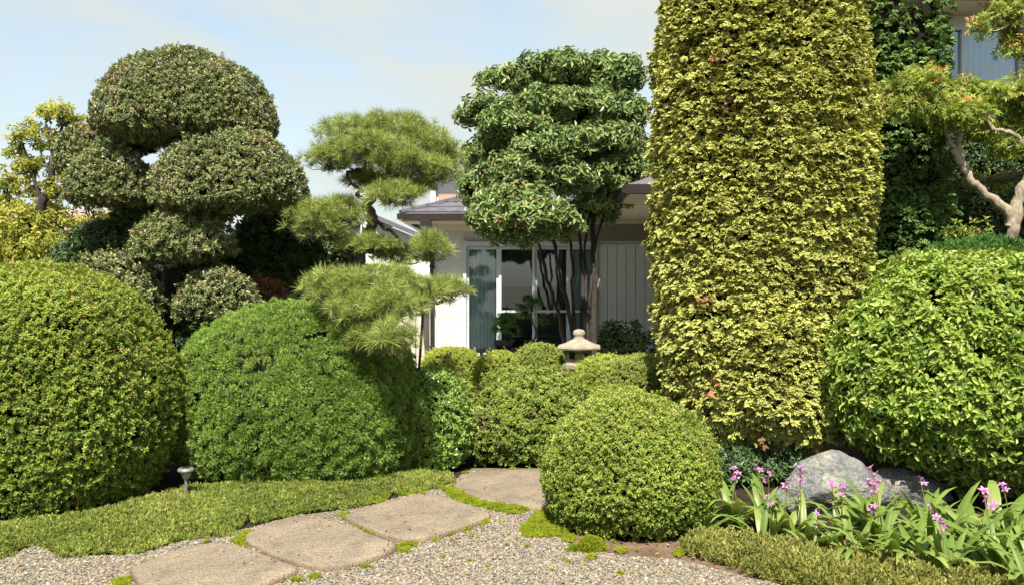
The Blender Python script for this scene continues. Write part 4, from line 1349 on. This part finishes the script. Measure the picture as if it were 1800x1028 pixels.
def roof_main(b):
    A, B_ = e0, np.array([4.6, HY - ov, 2.80])
    C, D = np.array([4.6, HY - ov + run, 2.80 + rise]), e0 + [run, run, rise]
    E = e0 + [0, 8, 0]
    F = e0 + [run, 5, rise]
    for q in ([A, B_, C, D], [E, A, D, F]):
        q = np.array(q)
        dn = q - [0, 0, .05]
        b.add(np.vstack([q, dn]), [(0, 1, 2, 3), (7, 6, 5, 4), (0, 4, 5, 1), (1, 5, 6, 2), (2, 6, 7, 3), (3, 7, 4, 0)])
    G = np.array([4.6, HY + 3.5, 2.80 + rise])
    b.add(np.array([D, C, G + [0, .4, -.02], F + [0, .4, -.02]]), [(0, 1, 2, 3)])


roof = part('roof', M['roof'], house, roof_main)
# courses of slates, as shallow lapped strips
for k in range(9):
    f0 = .02 + k * .105
    y0, z0_ = HY - ov + run * f0, 2.80 + rise * f0
    o = part('slate_course', M['roof'], roof, lambda b: b.add([(e0[0] + run * f0, y0, z0_ + .004), (4.6, y0, z0_ + .004), (4.6, y0, z0_ + .018), (e0[0] + run * f0, y0, z0_ + .018),
                                                            (e0[0] + run * (f0 + .1), y0 + run * .1, z0_ + rise * .1 + .004), (4.6, y0 + run * .1, z0_ + rise * .1 + .004)],
                                                           [(0, 1, 2, 3), (3, 2, 5, 4)]))
part('ridge_cap', M['roof'], roof, lambda b: b.tube([e0 + [0, 0, .02], e0 + [run, run, rise + .02]], .045, 6))
part('gutter', M['gutter'], house, lambda b: (b.box(e0[0] - .05, 1.56, HY - ov - .07, HY - ov + .01, 2.69, 2.785), b.box(e0[0] - .05, e0[0] + .03, HY - ov + .011, HY + 5, 2.69, 2.785)))
part('soffit', M['soffit'], house, lambda b: b.box(e0[0] + .03, 4.6, HY - ov + .012, HY + .02, 2.655, 2.70))
part('fascia', M['trim'], house, lambda b: b.box(-1.47, .95, HY + .005, HY + .029, 2.54, 2.654))
dp = part('downpipe', M['gutter'], house, lambda b: (b.tube([(-1.40, HY - .05, 0.05), (-1.40, HY - .05, 2.45), (-1.44, HY - ov + .02, 2.66)], .035, 8), b.box(-1.54, -1.36, HY - ov - .08, HY - ov + .05, 2.56, 2.69)))
for k in range(3):
    part('pipe_clip', M['gutter'], dp, lambda b: b.box(-1.446, -1.354, HY - .098, HY + .012, .5 + .7 * k, .53 + .7 * k))
# forward wing of the roof over the shutters
wl = [np.array([1.42, 10.4, 2.82]), np.array([1.56, HY - ov, 2.82])]


def wing(b):
    q = np.array([wl[0], [5.2, 10.4, 2.82], [5.2, 12.8, 3.75], [3.6, 12.8, 3.75], [3.6, 16.5, 3.75], wl[1] + [0, .5, .0]])
    b.add(np.vstack([q]), np.array([(0, 1, 2, 3), (0, 3, 4, 5)]))


part('roof', M['roof'], house, wing)
part('gutter', M['gutter'], house, lambda b: (b.box(1.36, 5.2, 10.32, 10.40, 2.70, 2.81), b.tube([wl[0] + [-.03, 0, -.06], wl[1] + [-.03, 0, -.06]], .06, 6)))
part('soffit', M['soffit'], house, lambda b: b.add([(1.44, 10.42, 2.70), (5.2, 10.42, 2.70), (5.2, HY, 2.70), (1.60, HY - ov, 2.70), (1.44, 10.42, 2.74), (5.2, 10.42, 2.74), (5.2, HY, 2.74), (1.60, HY - ov, 2.74)],
                                                   [(0, 3, 2, 1), (4, 5, 6, 7), (0, 1, 5, 4), (3, 0, 4, 7)]))
part('wing_wall', M['siding'], house, lambda b: b.box(2.6, 5.0, 11.2, 14.9, 0, 2.69))

# curtain hanging inside the left window, paler sheer beside it
def drape(name, x0, x1, y, z0, z1, mat, label, amp=.035, waves=9):
    n = int(waves * 8)
    xs = np.linspace(x0, x1, n)
    r_ = np.random.default_rng(int(abs(x0) * 100))
    yy = y + amp * np.sin(np.linspace(0, waves * 2 * PI, n) + r_.normal(size=n) * .25)
    b = Bag()
    v = np.vstack([np.c_[xs, yy, np.full(n, z0)], np.c_[xs, y + (yy - y) * .6, np.full(n, z1)], np.c_[xs, yy + .006, np.full(n, z0)], np.c_[xs, y + (yy - y) * .6 + .006, np.full(n, z1)]])
    f = [(i, i + 1, n + i + 1, n + i) for i in range(n - 1)] + [(2 * n + i + 1, 2 * n + i, 3 * n + i, 3 * n + i + 1) for i in range(n - 1)]
    b.add(v, f)
    o = b.build(name, mat, smooth=True, origin=(x0, y, z0))
    return tag(o, label, 'curtain')


drape('curtain', -.76, -.30, HY + .10, .34, 2.24, M['curtain'], 'grey green curtain gathered behind the left pane of the sliding window', amp=.05, waves=7)
drape('curtain', 1.08, 1.48, HY + .2, .34, 2.24, M['curtain'], 'grey curtain behind the right end of the sliding window, behind the tree stems')

# upper storey at the right
ub = np.array([8.0, 14.0, 0])
up_h = thing('two_storey_house', 'upper storey of a cream house with a curtained window behind the maple', 'house', ub)
part('wall', M['siding'], up_h, lambda b: (b.box(5.6, 6.4, 14, 14.2, 0, 6.05), b.box(9.2, 12, 14, 14.2, 0, 6.05), b.box(6.4, 9.2, 14, 14.2, 0, 4.2), b.box(6.4, 9.2, 14, 14.2, 5.83, 6.05), b.box(5.6, 12, 17, 17.2, 0, 6.05)))
w = part('window', M['alu'], up_h, lambda b: (b.box(6.4, 9.2, 13.95, 14.1, 5.76, 5.828), b.box(6.4, 9.2, 13.95, 14.1, 4.2, 4.26), b.box(6.4, 6.46, 13.95, 14.1, 4.26, 5.76), b.box(9.14, 9.2, 13.95, 14.1, 4.26, 5.76), b.box(7.36, 7.42, 13.96, 14.09, 4.26, 5.76),
                                              b.box(8.3, 8.36, 13.96, 14.09, 4.26, 5.76)))
for x0, x1 in ((6.46, 7.36), (7.42, 8.3), (8.36, 9.14)):
    part('pane', M['glass'], w, lambda b: b.box(x0, x1, 14.02, 14.026, 4.26, 5.76))
part('roof', M['roof'], up_h, lambda b: b.add([(5.0, 13.3, 6.22), (12.5, 13.3, 6.22), (12.5, 17.8, 6.22), (5.0, 17.8, 6.22), (7, 15.5, 7.3), (11, 15.5, 7.3)], [(0, 1, 5, 4), (2, 3, 4, 5)]) or b.add([(5.0, 13.3, 6.22), (5, 17.8, 6.22), (7, 15.5, 7.3)], [(0, 2, 1)]))
part('soffit', M['soffit'], up_h, lambda b: b.box(5.03, 12.5, 13.33, 14.0, 6.0, 6.05))
part('fascia', M['trim'], up_h, lambda b: b.box(5.0, 12.5, 13.25, 13.32, 6.03, 6.2))
drape('curtain', 6.45, 9.15, 14.13, 4.25, 5.77, M['sheer'], 'pale blue curtain behind the upper window at the top right', amp=.03, waves=26)

# neighbouring buildings seen through the pine
nb = np.array([-2.4, 20.0, 0])
n_h = thing('neighbour_house', 'neighbouring two-storey house with white wall and brown siding above the slate roof', 'house', nb)
part('wall', M['white'], n_h, lambda b: b.box(-1.9, .6, 20, 25, 0, 4.2))
sd_ = part('siding', M['brown_siding'], n_h, lambda b: b.box(-1.72, .6, 19.95, 19.998, 2.6, 3.72))
for k in range(8):
    part('siding_board', M['brown_siding'], sd_, lambda b: b.add([(-1.72, 19.92, 2.62 + k * .135), (.6, 19.92, 2.62 + k * .135), (.6, 19.948, 2.74 + k * .135), (-1.72, 19.948, 2.74 + k * .135), (-1.72, 19.949, 2.62 + k * .135), (.6, 19.949, 2.62 + k * .135)],
                                                                   [(0, 1, 2, 3), (0, 4, 5, 1)]))
part('corner_post', M['white'], n_h, lambda b: b.box(-1.90, -1.78, 19.9, 19.99, 2.4, 4.2))
part('roof', M['roof'], n_h, lambda b: b.add([(-2.2, 19.6, 4.2), (1, 19.6, 4.2), (1, 25.4, 4.2), (-2.2, 25.4, 4.2), (-2.2, 22.5, 5.0), (1, 22.5, 5.0)], [(0, 1, 5, 4), (2, 3, 4, 5)]) or b.add([(-2.2, 19.6, 4.2), (-2.2, 25.4, 4.2), (-2.2, 22.5, 5.0)], [(0, 2, 1)]))

nb2 = np.array([-4.0, 23.0, 0])
n_2 = thing('neighbour_house', 'pale house with a low grey gable roof far behind the pine trunk', 'house', nb2)
part('wall', M['white'], n_2, lambda b: b.box(-5.2, -2.2, 23, 27, 0, 2.7))
part('roof', M['roof'], n_2, lambda b: b.add([(-5.5, 22.7, 2.6), (-3.7, 22.7, 3.35), (-1.9, 22.7, 2.6), (-5.5, 27.3, 2.6), (-3.7, 27.3, 3.35), (-1.9, 27.3, 2.6), (-5.5, 22.7, 2.72), (-3.7, 22.7, 3.48), (-1.9, 22.7, 2.72), (-5.5, 27.3, 2.72), (-3.7, 27.3, 3.48), (-1.9, 27.3, 2.72)],
                                               [(6, 7, 10, 9), (7, 8, 11, 10), (0, 1, 7, 6), (1, 2, 8, 7)]))
part('gable', M['white'], n_2, lambda b: b.add([(-5.2, 23, 2.7), (-2.2, 23, 2.7), (-3.7, 23, 3.32), (-5.2, 23.1, 2.7), (-2.2, 23.1, 2.7), (-3.7, 23.1, 3.32)], [(0, 1, 2), (5, 4, 3)]))

# white outside stair beside the house
st = thing('outside_stair', 'white outside stair with sloping rails behind the pine, left of the house', 'stair', (-2.4, 17.0, 0))
p0, p1 = np.array([-3.1, 17.0, 2.15]), np.array([-1.55, 17.0, .75])
for dy in (0, .9):
    b = Bag()
    a, e = p0 + [0, dy, 0], p1 + [0, dy, 0]
    b.add([a, e, e + [0, 0, .2], a + [0, 0, .2], a + [0, .05, 0], e + [0, .05, 0], e + [0, .05, .2], a + [0, .05, .2]], [(0, 1, 2, 3), (5, 4, 7, 6), (3, 2, 6, 7), (1, 0, 4, 5)])
    b.build('stringer', M['white'], st)
    for h in (.45, .75):
        b = Bag()
        b.tube([a + [0, .025, h], e + [0, .025, h]], .026, 6)
        b.build('handrail', M['white'], st)
    for k in range(5):
        q = a + (e - a) * (k + .3) / 5
        b = Bag()
        b.tube([q + [0, .025, .1], q + [0, .025, .76]], .016, 6)
        b.build('baluster', M['white'], st)
for k in range(9):
    q = p0 + (p1 - p0) * (k + .5) / 9
    b = Bag()
    b.box(q[0] - .12, q[0] + .12, 17.051, 17.9, q[2] + .08, q[2] + .11)
    b.build('tread', M['white'], st)
b = Bag()
b.box(-3.3, -3.1, 17, 17.95, 0, 2.3)
b.build('landing_wall', M['white'], st)

# pale boundary wall left of the house
bw = thing('boundary_wall', 'pale beige garden wall left of the downpipe, behind the low pine branch', 'wall', (-2.2, 16.6, 0))
part('wall_body', M['beige'], bw, lambda b: b.box(-6.5, -1.47, 16.5, 16.65, 0, 1.05))
part('coping', M['white'], bw, lambda b: b.box(-6.55, -1.47, 16.46, 16.69, 1.05, 1.11))
for k in range(3):
    part('pier', M['beige'], bw, lambda b: b.box(-2.0 - k * 1.5, -1.86 - k * 1.5, 16.44, 16.499, 0, 1.04))

# small brown-roofed house at far left
n_3 = thing('far_house', 'small brown-roofed house glimpsed through the yellow tree at far left', 'house', (-9.9, 18.0, 0))
part('wall', M['beige'], n_3, lambda b: b.box(-10.6, -9.3, 18, 21, 0, 2.7))
part('roof', M['brown_siding'], n_3, lambda b: b.add([(-10.8, 17.7, 2.7), (-9.1, 17.7, 2.7), (-9.1, 21.3, 2.7), (-10.8, 21.3, 2.7), (-10.8, 19.5, 3.3), (-9.1, 19.5, 3.3)], [(0, 1, 5, 4), (2, 3, 4, 5)]))
part('post', M['white'], n_3, lambda b: b.box(-9.75, -9.62, 17.75, 17.88, 0, 2.69))

# hedge that closes the view at left, far behind
shrub('back_hedge', 'long mid green hedge far behind the cloud-pruned tree on the left', 'hedge', [ell([-7.6, 13.2, 1.0], 5.2, .7, 1.1, .95, 4)], T['loose'], 110, 'yew', 581, size=1.0, lump=(.1, 2), grain=(.05, 6), core=.9, tint=(.4, .25), stems=4)

# ------------------------------------------------------------------ stone lantern
lb = np.array([at(1018, 0, 9.7)[0], 9.7, 0])
lt = thing('stone_lantern', 'weathered stone lantern with a broad hexagonal cap among the azaleas', 'lantern', lb)
rot = .42


def hexa(b, prof, k=6):
    b.lathe(prof, lb, k, phase=rot)


part('base', M['granite'], lt, lambda b: hexa(b, [(0, -.03), (.22, -.03), (.22, .07), (.16, .12), (0, .12)]))
part('post', M['granite'], lt, lambda b: b.lathe([(.11, .12), (.095, .3), (.095, .45), (.12, .60), (0, .60)], lb, 14))
part('platform', M['granite'], lt, lambda b: hexa(b, [(0, .60), (.12, .60), (.205, .655), (.21, .70), (.16, .718), (0, .718)]))


def firebox(b):
    hexa(b, [(0, .718), (.162, .718), (.166, .885), (0, .885)])


fb = part('fire_box', M['granite'], lt, firebox)
# flat windows, the hollow's shade painted dark, on the two front faces: a square and a round one, recessed frames
for k, (sgn, rnd) in enumerate(((-1, False), (1, True))):
    ang = rot + (3.5 if sgn < 0 else 4.5) * PI / 3
    n_ = np.array([math.cos(ang), math.sin(ang), 0])
    s_ = np.array([-n_[1], n_[0], 0])
    apo = .165 * math.cos(PI / 6)
    cc = lb + n_ * (apo + .001) + [0, 0, .805]
    b = Bag()
    m_ = 14 if rnd else 4
    th = np.arange(m_) / m_ * 2 * PI + (0 if rnd else PI / 4)
    rr_ = .034 if rnd else .055
    o_ = np.array([cc + s_ * math.cos(a) * rr_ + UP * math.sin(a) * rr_ * 1.05 for a in th])
    b.add(np.vstack([o_, [cc]]), [(i, (i + 1) % m_, m_) for i in range(m_)])
    b.build('window', M['hole_paint'], fb)
    b = Bag()
    i_ = cc + (o_ - cc) * 1.0 + n_ * .009
    x_ = cc + (o_ - cc) * 1.25 + n_ * .009
    y_ = cc + (o_ - cc) * 1.25
    b.add(np.vstack([o_, i_, x_, y_]), [(r_ * m_ + i, r_ * m_ + (i + 1) % m_, (r_ + 1) * m_ + (i + 1) % m_, (r_ + 1) * m_ + i) for r_ in range(3) for i in range(m_)])
    b.build('window_frame', M['granite'], fb)


def cap(b):
    hexa(b, [(0, .885), (.20, .885), (.268, .868), (.278, .885), (.272, .908), (.20, .928), (.12, .962), (.07, .985), (0, .988)])


part('cap', M['granite'], lt, cap)
part('finial', M['granite'], lt, lambda b: b.lathe([(.062, .984), (.062, 1.005), (.05, 1.01), (.068, 1.025), (.072, 1.055), (.055, 1.085), (.02, 1.095), (0, 1.095)], lb, 14), smooth=True)

# ------------------------------------------------------------------ bonsai before the window
bt = thing('display_bench', 'low dark bench holding bonsai in front of the sliding window', 'bench', (.35, 13.4, 0))
part('bench_top', M['pot'], bt, lambda b: b.box(-.55, 1.0, 13.2, 13.6, .56, .60))
for x in (-.5, .93):
    for y in (13.22, 13.54):
        part('leg', M['pot'], bt, lambda b: b.box(x, x + .04, y, y + .04, -.01, .559))
for k, (px, w, h, lab) in enumerate([(885, .22, 115, 'green bonsai in a dark tray, left one on the bench before the window'), (938, .20, 150, 'sparse tall bonsai in a dark tray, right one on the bench before the window')]):
    bx = at(px, 0, 13.4)[0]
    t = thing('bonsai', lab, 'bonsai', (bx, 13.4, .60), 'bonsai on the bench')
    part('pot', M['pot'], t, lambda b: (b.lathe([(0, .60), (w * .6, .60), (w * .7, .61), (w * .95, .70), (w * 1.03, .705), (w * 1.03, .725), (w * .9, .725), (w * .85, .70), (0, .70)], (bx, 13.4, 0), 4, phase=PI / 4)))
    b = Bag()
    hh = .34 if k == 0 else .62
    limb(b, [(bx, 13.4, .69), (bx + .04, 13.4, .69 + hh * .3), (bx - .04, 13.38, .69 + hh * .65), (bx + .01, 13.4, .69 + hh)], .022, .008, seed=900 + k)
    limb(b, [(bx + .03, 13.4, .69 + hh * .35), (bx + .14, 13.4, .69 + hh * .5)], .01, .005, seed=903 + k)
    limb(b, [(bx - .03, 13.4, .69 + hh * .6), (bx - .13, 13.4, .69 + hh * .7)], .01, .005, seed=906 + k)
    b.build('trunk', M['bark'], t, smooth=True)
    bag = Bag()
    if k == 0:
        bl = [ell((bx, 13.4, 1.02), .14, .12, .13), ell((bx + .13, 13.4, .88), .09, .08, .06), ell((bx - .12, 13.4, .9), .09, .08, .07)]
    else:
        bl = [ell((bx, 13.4, 1.33), .12, .1, .06), ell((bx + .15, 13.4, 1.02), .08, .08, .04), ell((bx - .14, 13.4, 1.14), .10, .08, .05)]
    foliage(bag, bl, T['mid'], 900, 910 + k, size=.8, core=.4, lump=(.02, 12), grain=(.02, 25), depth=.03, rand=.8)
    bag.build('foliage', [M['juniper'], M['core']], t, kind='stuff')

# dark low plants under the shutters
for (px, py, Y, hw, hh, lab, sd) in [(1075, 595, 13.6, 34, 26, 'dark leafy plant in the shade below the shutter wall, left of the pair', 921), (1118, 600, 13.3, 34, 20, 'rounded dark plant below the shutter wall beside the golden cypress', 922)]:
    c = at(px, py, Y)
    shrub('shade_plant', lab, 'plant', [ell([c[0], Y, c[2] * .6], hw / FPX * Y, .3, c[2] * .4 + hh / FPX * Y, c[2] * .6, 2)], T['loose'], 170, 'shade', sd, size=1.2, lump=(.06, 6), grain=(.06, 12), core=.5, depth=.07, rand=.8, stems=2, tint=(.7, .2))

# ------------------------------------------------------------------ rocks, log edging, garden light
def rock(c, r, seed, label):
    bm = bmesh.new()
    bmesh.ops.create_icosphere(bm, subdivisions=5, radius=1.0)
    v = np.array([x.co[:] for x in bm.verts])
    rg = np.random.default_rng(seed)
    for _ in range(12):                                  # planes shear the ball into facets
        n_ = norm(rg.normal(size=3) * [1, 1, .8])
        d_ = rg.uniform(.66, .92)
        k_ = v @ n_ - d_
        v = v - np.where(k_ > 0, k_ * .93, 0)[:, None] * n_
    n1, n2, n3 = SineNoise(seed, 3.0), SineNoise(seed + 1, 9.0), SineNoise(seed + 2, 26.0)
    dd = norm(v)
    v = v * (1 + .05 * n1(dd) + .03 * n2(dd) + .012 * n3(dd))[:, None]
    v = v * r
    for x, q in zip(bm.verts, v):
        x.co = q
    me = bpy.data.meshes.new('rock')
    bm.to_mesh(me)
    bm.free()
    me.materials.append(M['rock'])
    me.polygons.foreach_set('use_smooth', np.full(len(me.polygons), True))
    o = bpy.data.objects.new('rock', me)
    COL.objects.link(o)
    o.location = c
    return tag(o, label, 'rock', 'rocks at the foot of the right shrub')


c = at(1462, 0, 6.12)
o = rock((c[0], 6.12, .10), np.array([.47, .28, .30]), 31, 'large blue grey garden rock between the golden cypress and the broad-leaved shrub')
o.rotation_euler = (0, math.radians(14), .25)
c = at(1606, 0, 6.42)
o = rock((c[0], 6.46, .03), np.array([.36, .22, .18]), 47, 'lower dark rock in the shade of the broad-leaved shrub, right of the large rock')
o.rotation_euler = (0, math.radians(10), -.2)

ed = thing('log_edging', 'short reddish brown log edging under the right side of the yew mound', 'edging', on_ground(668, 836))
for k in range(6):
    q = on_ground(640 + k * 10.5, 838 - k * .7)
    b = Bag()
    h = .115 + .012 * math.sin(k * 2.3)
    b.lathe([(.026, -.03), (.027, h - .008), (.022, h), (0, h + .002)], q, 9)
    b.build('log', M['wood'], ed, smooth=False)

q = on_ground(327, 878)
sl = thing('garden_light', 'small grey solar garden light on a stake beside the yew mound', 'garden light', q)
part('stake', M['steel'], sl, lambda b: b.lathe([(.0, -.02), (.011, -.02), (.011, .145), (.017, .150), (.017, .158), (0, .158)], q, 10))
part('lens', M['lens'], sl, lambda b: b.lathe([(.018, .158), (.026, .165), (.040, .205), (.040, .214), (0, .214)], q, 16), smooth=True)
cp = part('cap', M['steel'], sl, lambda b: b.lathe([(.040, .2145), (.060, .2145), (.062, .222), (.056, .236), (.045, .240), (0, .240)], q, 18), smooth=True)
part('solar_panel', M['gutter'], cp, lambda b: b.box(q[0] - .026, q[0] + .026, q[1] - .026, q[1] + .026, .2405, .2435))

# ------------------------------------------------------------------ ground orchids
def orchid_leaf(seed, L=.30, w=.036, curl=.8):
    """A pleated strap leaf growing from the origin up +Z and arching over along +Y."""
    r_ = np.random.default_rng(seed)
    n, m_ = 7, 5
    ang, p = math.radians(8), np.zeros(3)
    path = [p.copy()]
    for i in range(n - 1):
        ang += curl * math.radians(12 + 16 * i / n) * r_.uniform(.7, 1.3)
        p = p + np.array([0, math.sin(ang), math.cos(ang)]) * L / (n - 1)
        path.append(p.copy())
    path = np.array(path)
    tan = norm(np.gradient(path, axis=0))
    nrm = np.cross(np.array([1.0, 0, 0])[None], tan)
    v = []
    for i in range(n):
        q = i / (n - 1)
        wd = w * (.45 + 1.0 * math.sin(min(1, q * 1.25 + .12) * PI * .62)) * (1 - q ** 3.5) + .001
        tw = .35 * q * r_.uniform(-.4, .4)
        for j in range(m_):
            u = (j - 2) / 2
            z_ = (.10 * (j % 2) + .18 * abs(u)) * wd
            v.append(path[i] + np.array([u * wd * .62, 0, 0]) + nrm[i] * -z_ + tan[i] * 0 + np.array([0, 0, u * wd * tw]))
    f = [(i * m_ + j, i * m_ + j + 1, (i + 1) * m_ + j + 1, (i + 1) * m_ + j) for i in range(n - 1) for j in range(m_ - 1)]
    return np.array(v), np.array(f), np.repeat(np.linspace(0, 1, n), m_)


leaf_meshes, flower_meshes = [], []
for k in range(9):
    v, f, tp = orchid_leaf(1000 + k, L=.37 + .028 * (k % 5), w=.027 + .005 * (k % 3), curl=.38 + .15 * (k % 5))
    b = Bag()
    b.add(v, f, 0, .25 + .06 * k, tp)
    o = b.build('leaf', M['orchid'], None, smooth=True)
    leaf_meshes.append(o.data)
    bpy.data.objects.remove(o)


def flower_mesh(seed):
    r_ = np.random.default_rng(seed)
    b = Bag()
    for i in range(5):
        th = i / 5 * 2 * PI + .3
        d = np.array([math.cos(th), math.sin(th), .35])
        v, a, f4, tp = leaf_oval(.029 * r_.uniform(.85, 1.15), .015, .15, .15)
        v = v @ axes(norm(d), np.array([0, 0, 1.0])).T
        b.add(v, np.array(f4), 0, r_.uniform(.3, .8))
    v, a, f4, tp = leaf_oval(.02, .016, .5, .5)
    b.add(v @ axes(np.array([0, -.6, .8]), np.array([0, 0, 1.0])).T, np.array(f4), 0, .05)
    o = b.build('flower', M['petal'], None)
    me = o.data
    bpy.data.objects.remove(o)
    return me


flower_meshes = [flower_mesh(i) for i in range(3)]
b = Bag()
limb(b, [(0, 0, 0), (.01, .015, .18), (.02, .05, .37)], .0035, .0022, n=3, wob=.002, sides=5)
o = b.build('flower_stalk', M['stalk'], None)
stalk_me = o.data
bpy.data.objects.remove(o)


def link(name, me, parent, m4):
    o = bpy.data.objects.new(name, me)
    COL.objects.link(o)
    o.parent = parent
    o.matrix_basis = m4
    return o


ORCH = [  # px, py of the base, leaves, flower stalks, scale, label
    (1232, 942, 7, 2, .95, 'small purple-flowered orchid plant nearest the round azalea'),
    (1285, 928, 9, 2, 1.12, 'orchid plant with two purple flowers above dry fallen leaves'),
    (1338, 922, 10, 2, 1.15, 'orchid clump with drooping leaves just left of the large rock'),
    (1345, 962, 8, 1, .90, 'low orchid plant at the edge of the yellowish ground cover left of the rock'),
    (1392, 945, 9, 2, 1.1, 'orchid plant in front of the left end of the large rock'),
    (1430, 978, 8, 1, .95, 'orchid plant before the middle of the large rock, behind the ground cover'),
    (1484, 952, 8, 2, 1.05, 'purple-flowered orchid plant before the right end of the large rock'),
    (1510, 992, 9, 1, 1.0, 'orchid plant with upright leaves in front of the gap between the two rocks'),
    (1560, 965, 9, 2, 1.25, 'tall orchid plant with a purple flower in front of the dark rock'),
    (1590, 1004, 8, 0, 1.05, 'flowerless orchid plant at the front before the dark rock'),
    (1640, 985, 9, 1, 1.1, 'orchid plant at the right end of the dark rock'),
    (1672, 1022, 9, 1, 1.15, 'orchid plant with long arching leaves and a pale pink flower low at the front'),
    (1712, 985, 9, 0, 1.1, 'orchid plant under the overhang of the broad-leaved shrub'),
    (1752, 1015, 10, 1, 1.15, 'orchid clump near the right edge, second from the corner'),
    (1795, 985, 9, 0, 1.1, 'orchid plant at the right edge under the broad-leaved shrub'),
    (1800, 1045, 10, 1, 1.1, 'orchid clump in the bottom right corner'),
    (1536, 940, 8, 1, 1.1, 'orchid plant tucked against the gap between the two rocks, behind the taller ones'),
    (1625, 950, 8, 1, 1.1, 'orchid plant close under the dark rock, in the back row'),
    (1690, 952, 8, 0, 1.15, 'leafy flowerless orchid in the back row just right of the dark rock'),
    (1765, 955, 8, 1, 1.2, 'back-row orchid plant in the shade of the broad-leaved shrub near the right edge'),
]
rng = np.random.default_rng(1100)
for k, (px, py, nl, nf, sc, lab) in enumerate(ORCH):
    base = on_ground(px, py)
    t = thing('orchid_plant', lab, 'orchid', base, 'purple ground orchids')
    for i in range(nl + (5 if px < 1500 else 8)):
        az = i * 2.39996 + rng.uniform(-.5, .5)
        tilt = rng.uniform(-.1, .5)
        off = Vector((rng.normal() * .03, rng.normal() * .03, -.005))
        m4 = Matrix.Translation(off) @ Matrix.Rotation(az, 4, 'Z') @ Matrix.Rotation(-tilt, 4, 'X') @ Matrix.Scale(float(sc * rng.uniform(.62, 1.08)), 4)
        link('leaf', leaf_meshes[int(rng.integers(9))], t, m4)
    for i in range(nf):
        m4 = Matrix.Translation((rng.normal() * .03, rng.normal() * .03, 0)) @ Matrix.Rotation(rng.uniform(0, 6.28), 4, 'Z') @ Matrix.Scale(float(sc * rng.uniform(.8, 1.1)), 4)
        s_ = link('flower_stalk', stalk_me, t, m4)
        for q in range(int(rng.integers(2, 4))):
            link('flower', flower_meshes[int(rng.integers(3))], s_, Matrix.Translation((.02 + rng.normal() * .006, .05 - .02 * q, 0.37 - .03 * q)) @ Matrix.Rotation(rng.uniform(0, 6.28), 4, 'Z') @ Matrix.Rotation(rng.uniform(.3, 1.2), 4, 'X'))

# dry leaves on the soil under the orchids
rng = np.random.default_rng(1200)
poly = ground_poly([(1190, 940), (1230, 925), (1350, 925), (1500, 960), (1700, 1000), (1800, 1010), (1800, 1040), (1600, 1015), (1450, 985), (1300, 960), (1210, 955)])
p = fill(poly, 420, rng)
bag = Bag()
R = frames(norm(UP + rng.normal(size=(len(p), 3)) * .5), rng)
v, a, f4, tp = leaf_oval(.05, .026, .2, -.1)
bag.scatter((v - [0, .025, 0], np.zeros((0, 3), int), np.array(f4), tp, np.zeros(6)), np.c_[p, rng.uniform(.004, .02, len(p))], R, rng.uniform(.5, 1.2, len(p)), rng.random(len(p)))
bag.build('fallen_leaves', M['litter'], kind='stuff')

rng = np.random.default_rng(1300)
poly = ground_poly([(-60, 1010), (0, 930), (330, 870), (760, 850), (1000, 880), (1200, 960), (1500, 1080), (-60, 1080)])
p = fill(poly, 60, rng)
zz = np.full(len(p), .008)
zz[inside(COVER_L, p[:, 0], p[:, 1])] = .055
for s_ in STONE_G:
    zz[inside(s_, p[:, 0], p[:, 1])] = .04
bag = Bag()
bag.scatter((v - [0, .025, 0], np.zeros((0, 3), int), np.array(f4), tp, np.zeros(6)), np.c_[p, zz], frames(norm(UP * 2 + rng.normal(size=(len(p), 3)) * .6), rng), rng.uniform(.18, .6, len(p)), rng.random(len(p)))
bag.build('leaf_litter', M['litter'], kind='stuff')

for o in bpy.data.objects:
    if '_base' in o:
        del o['_base']
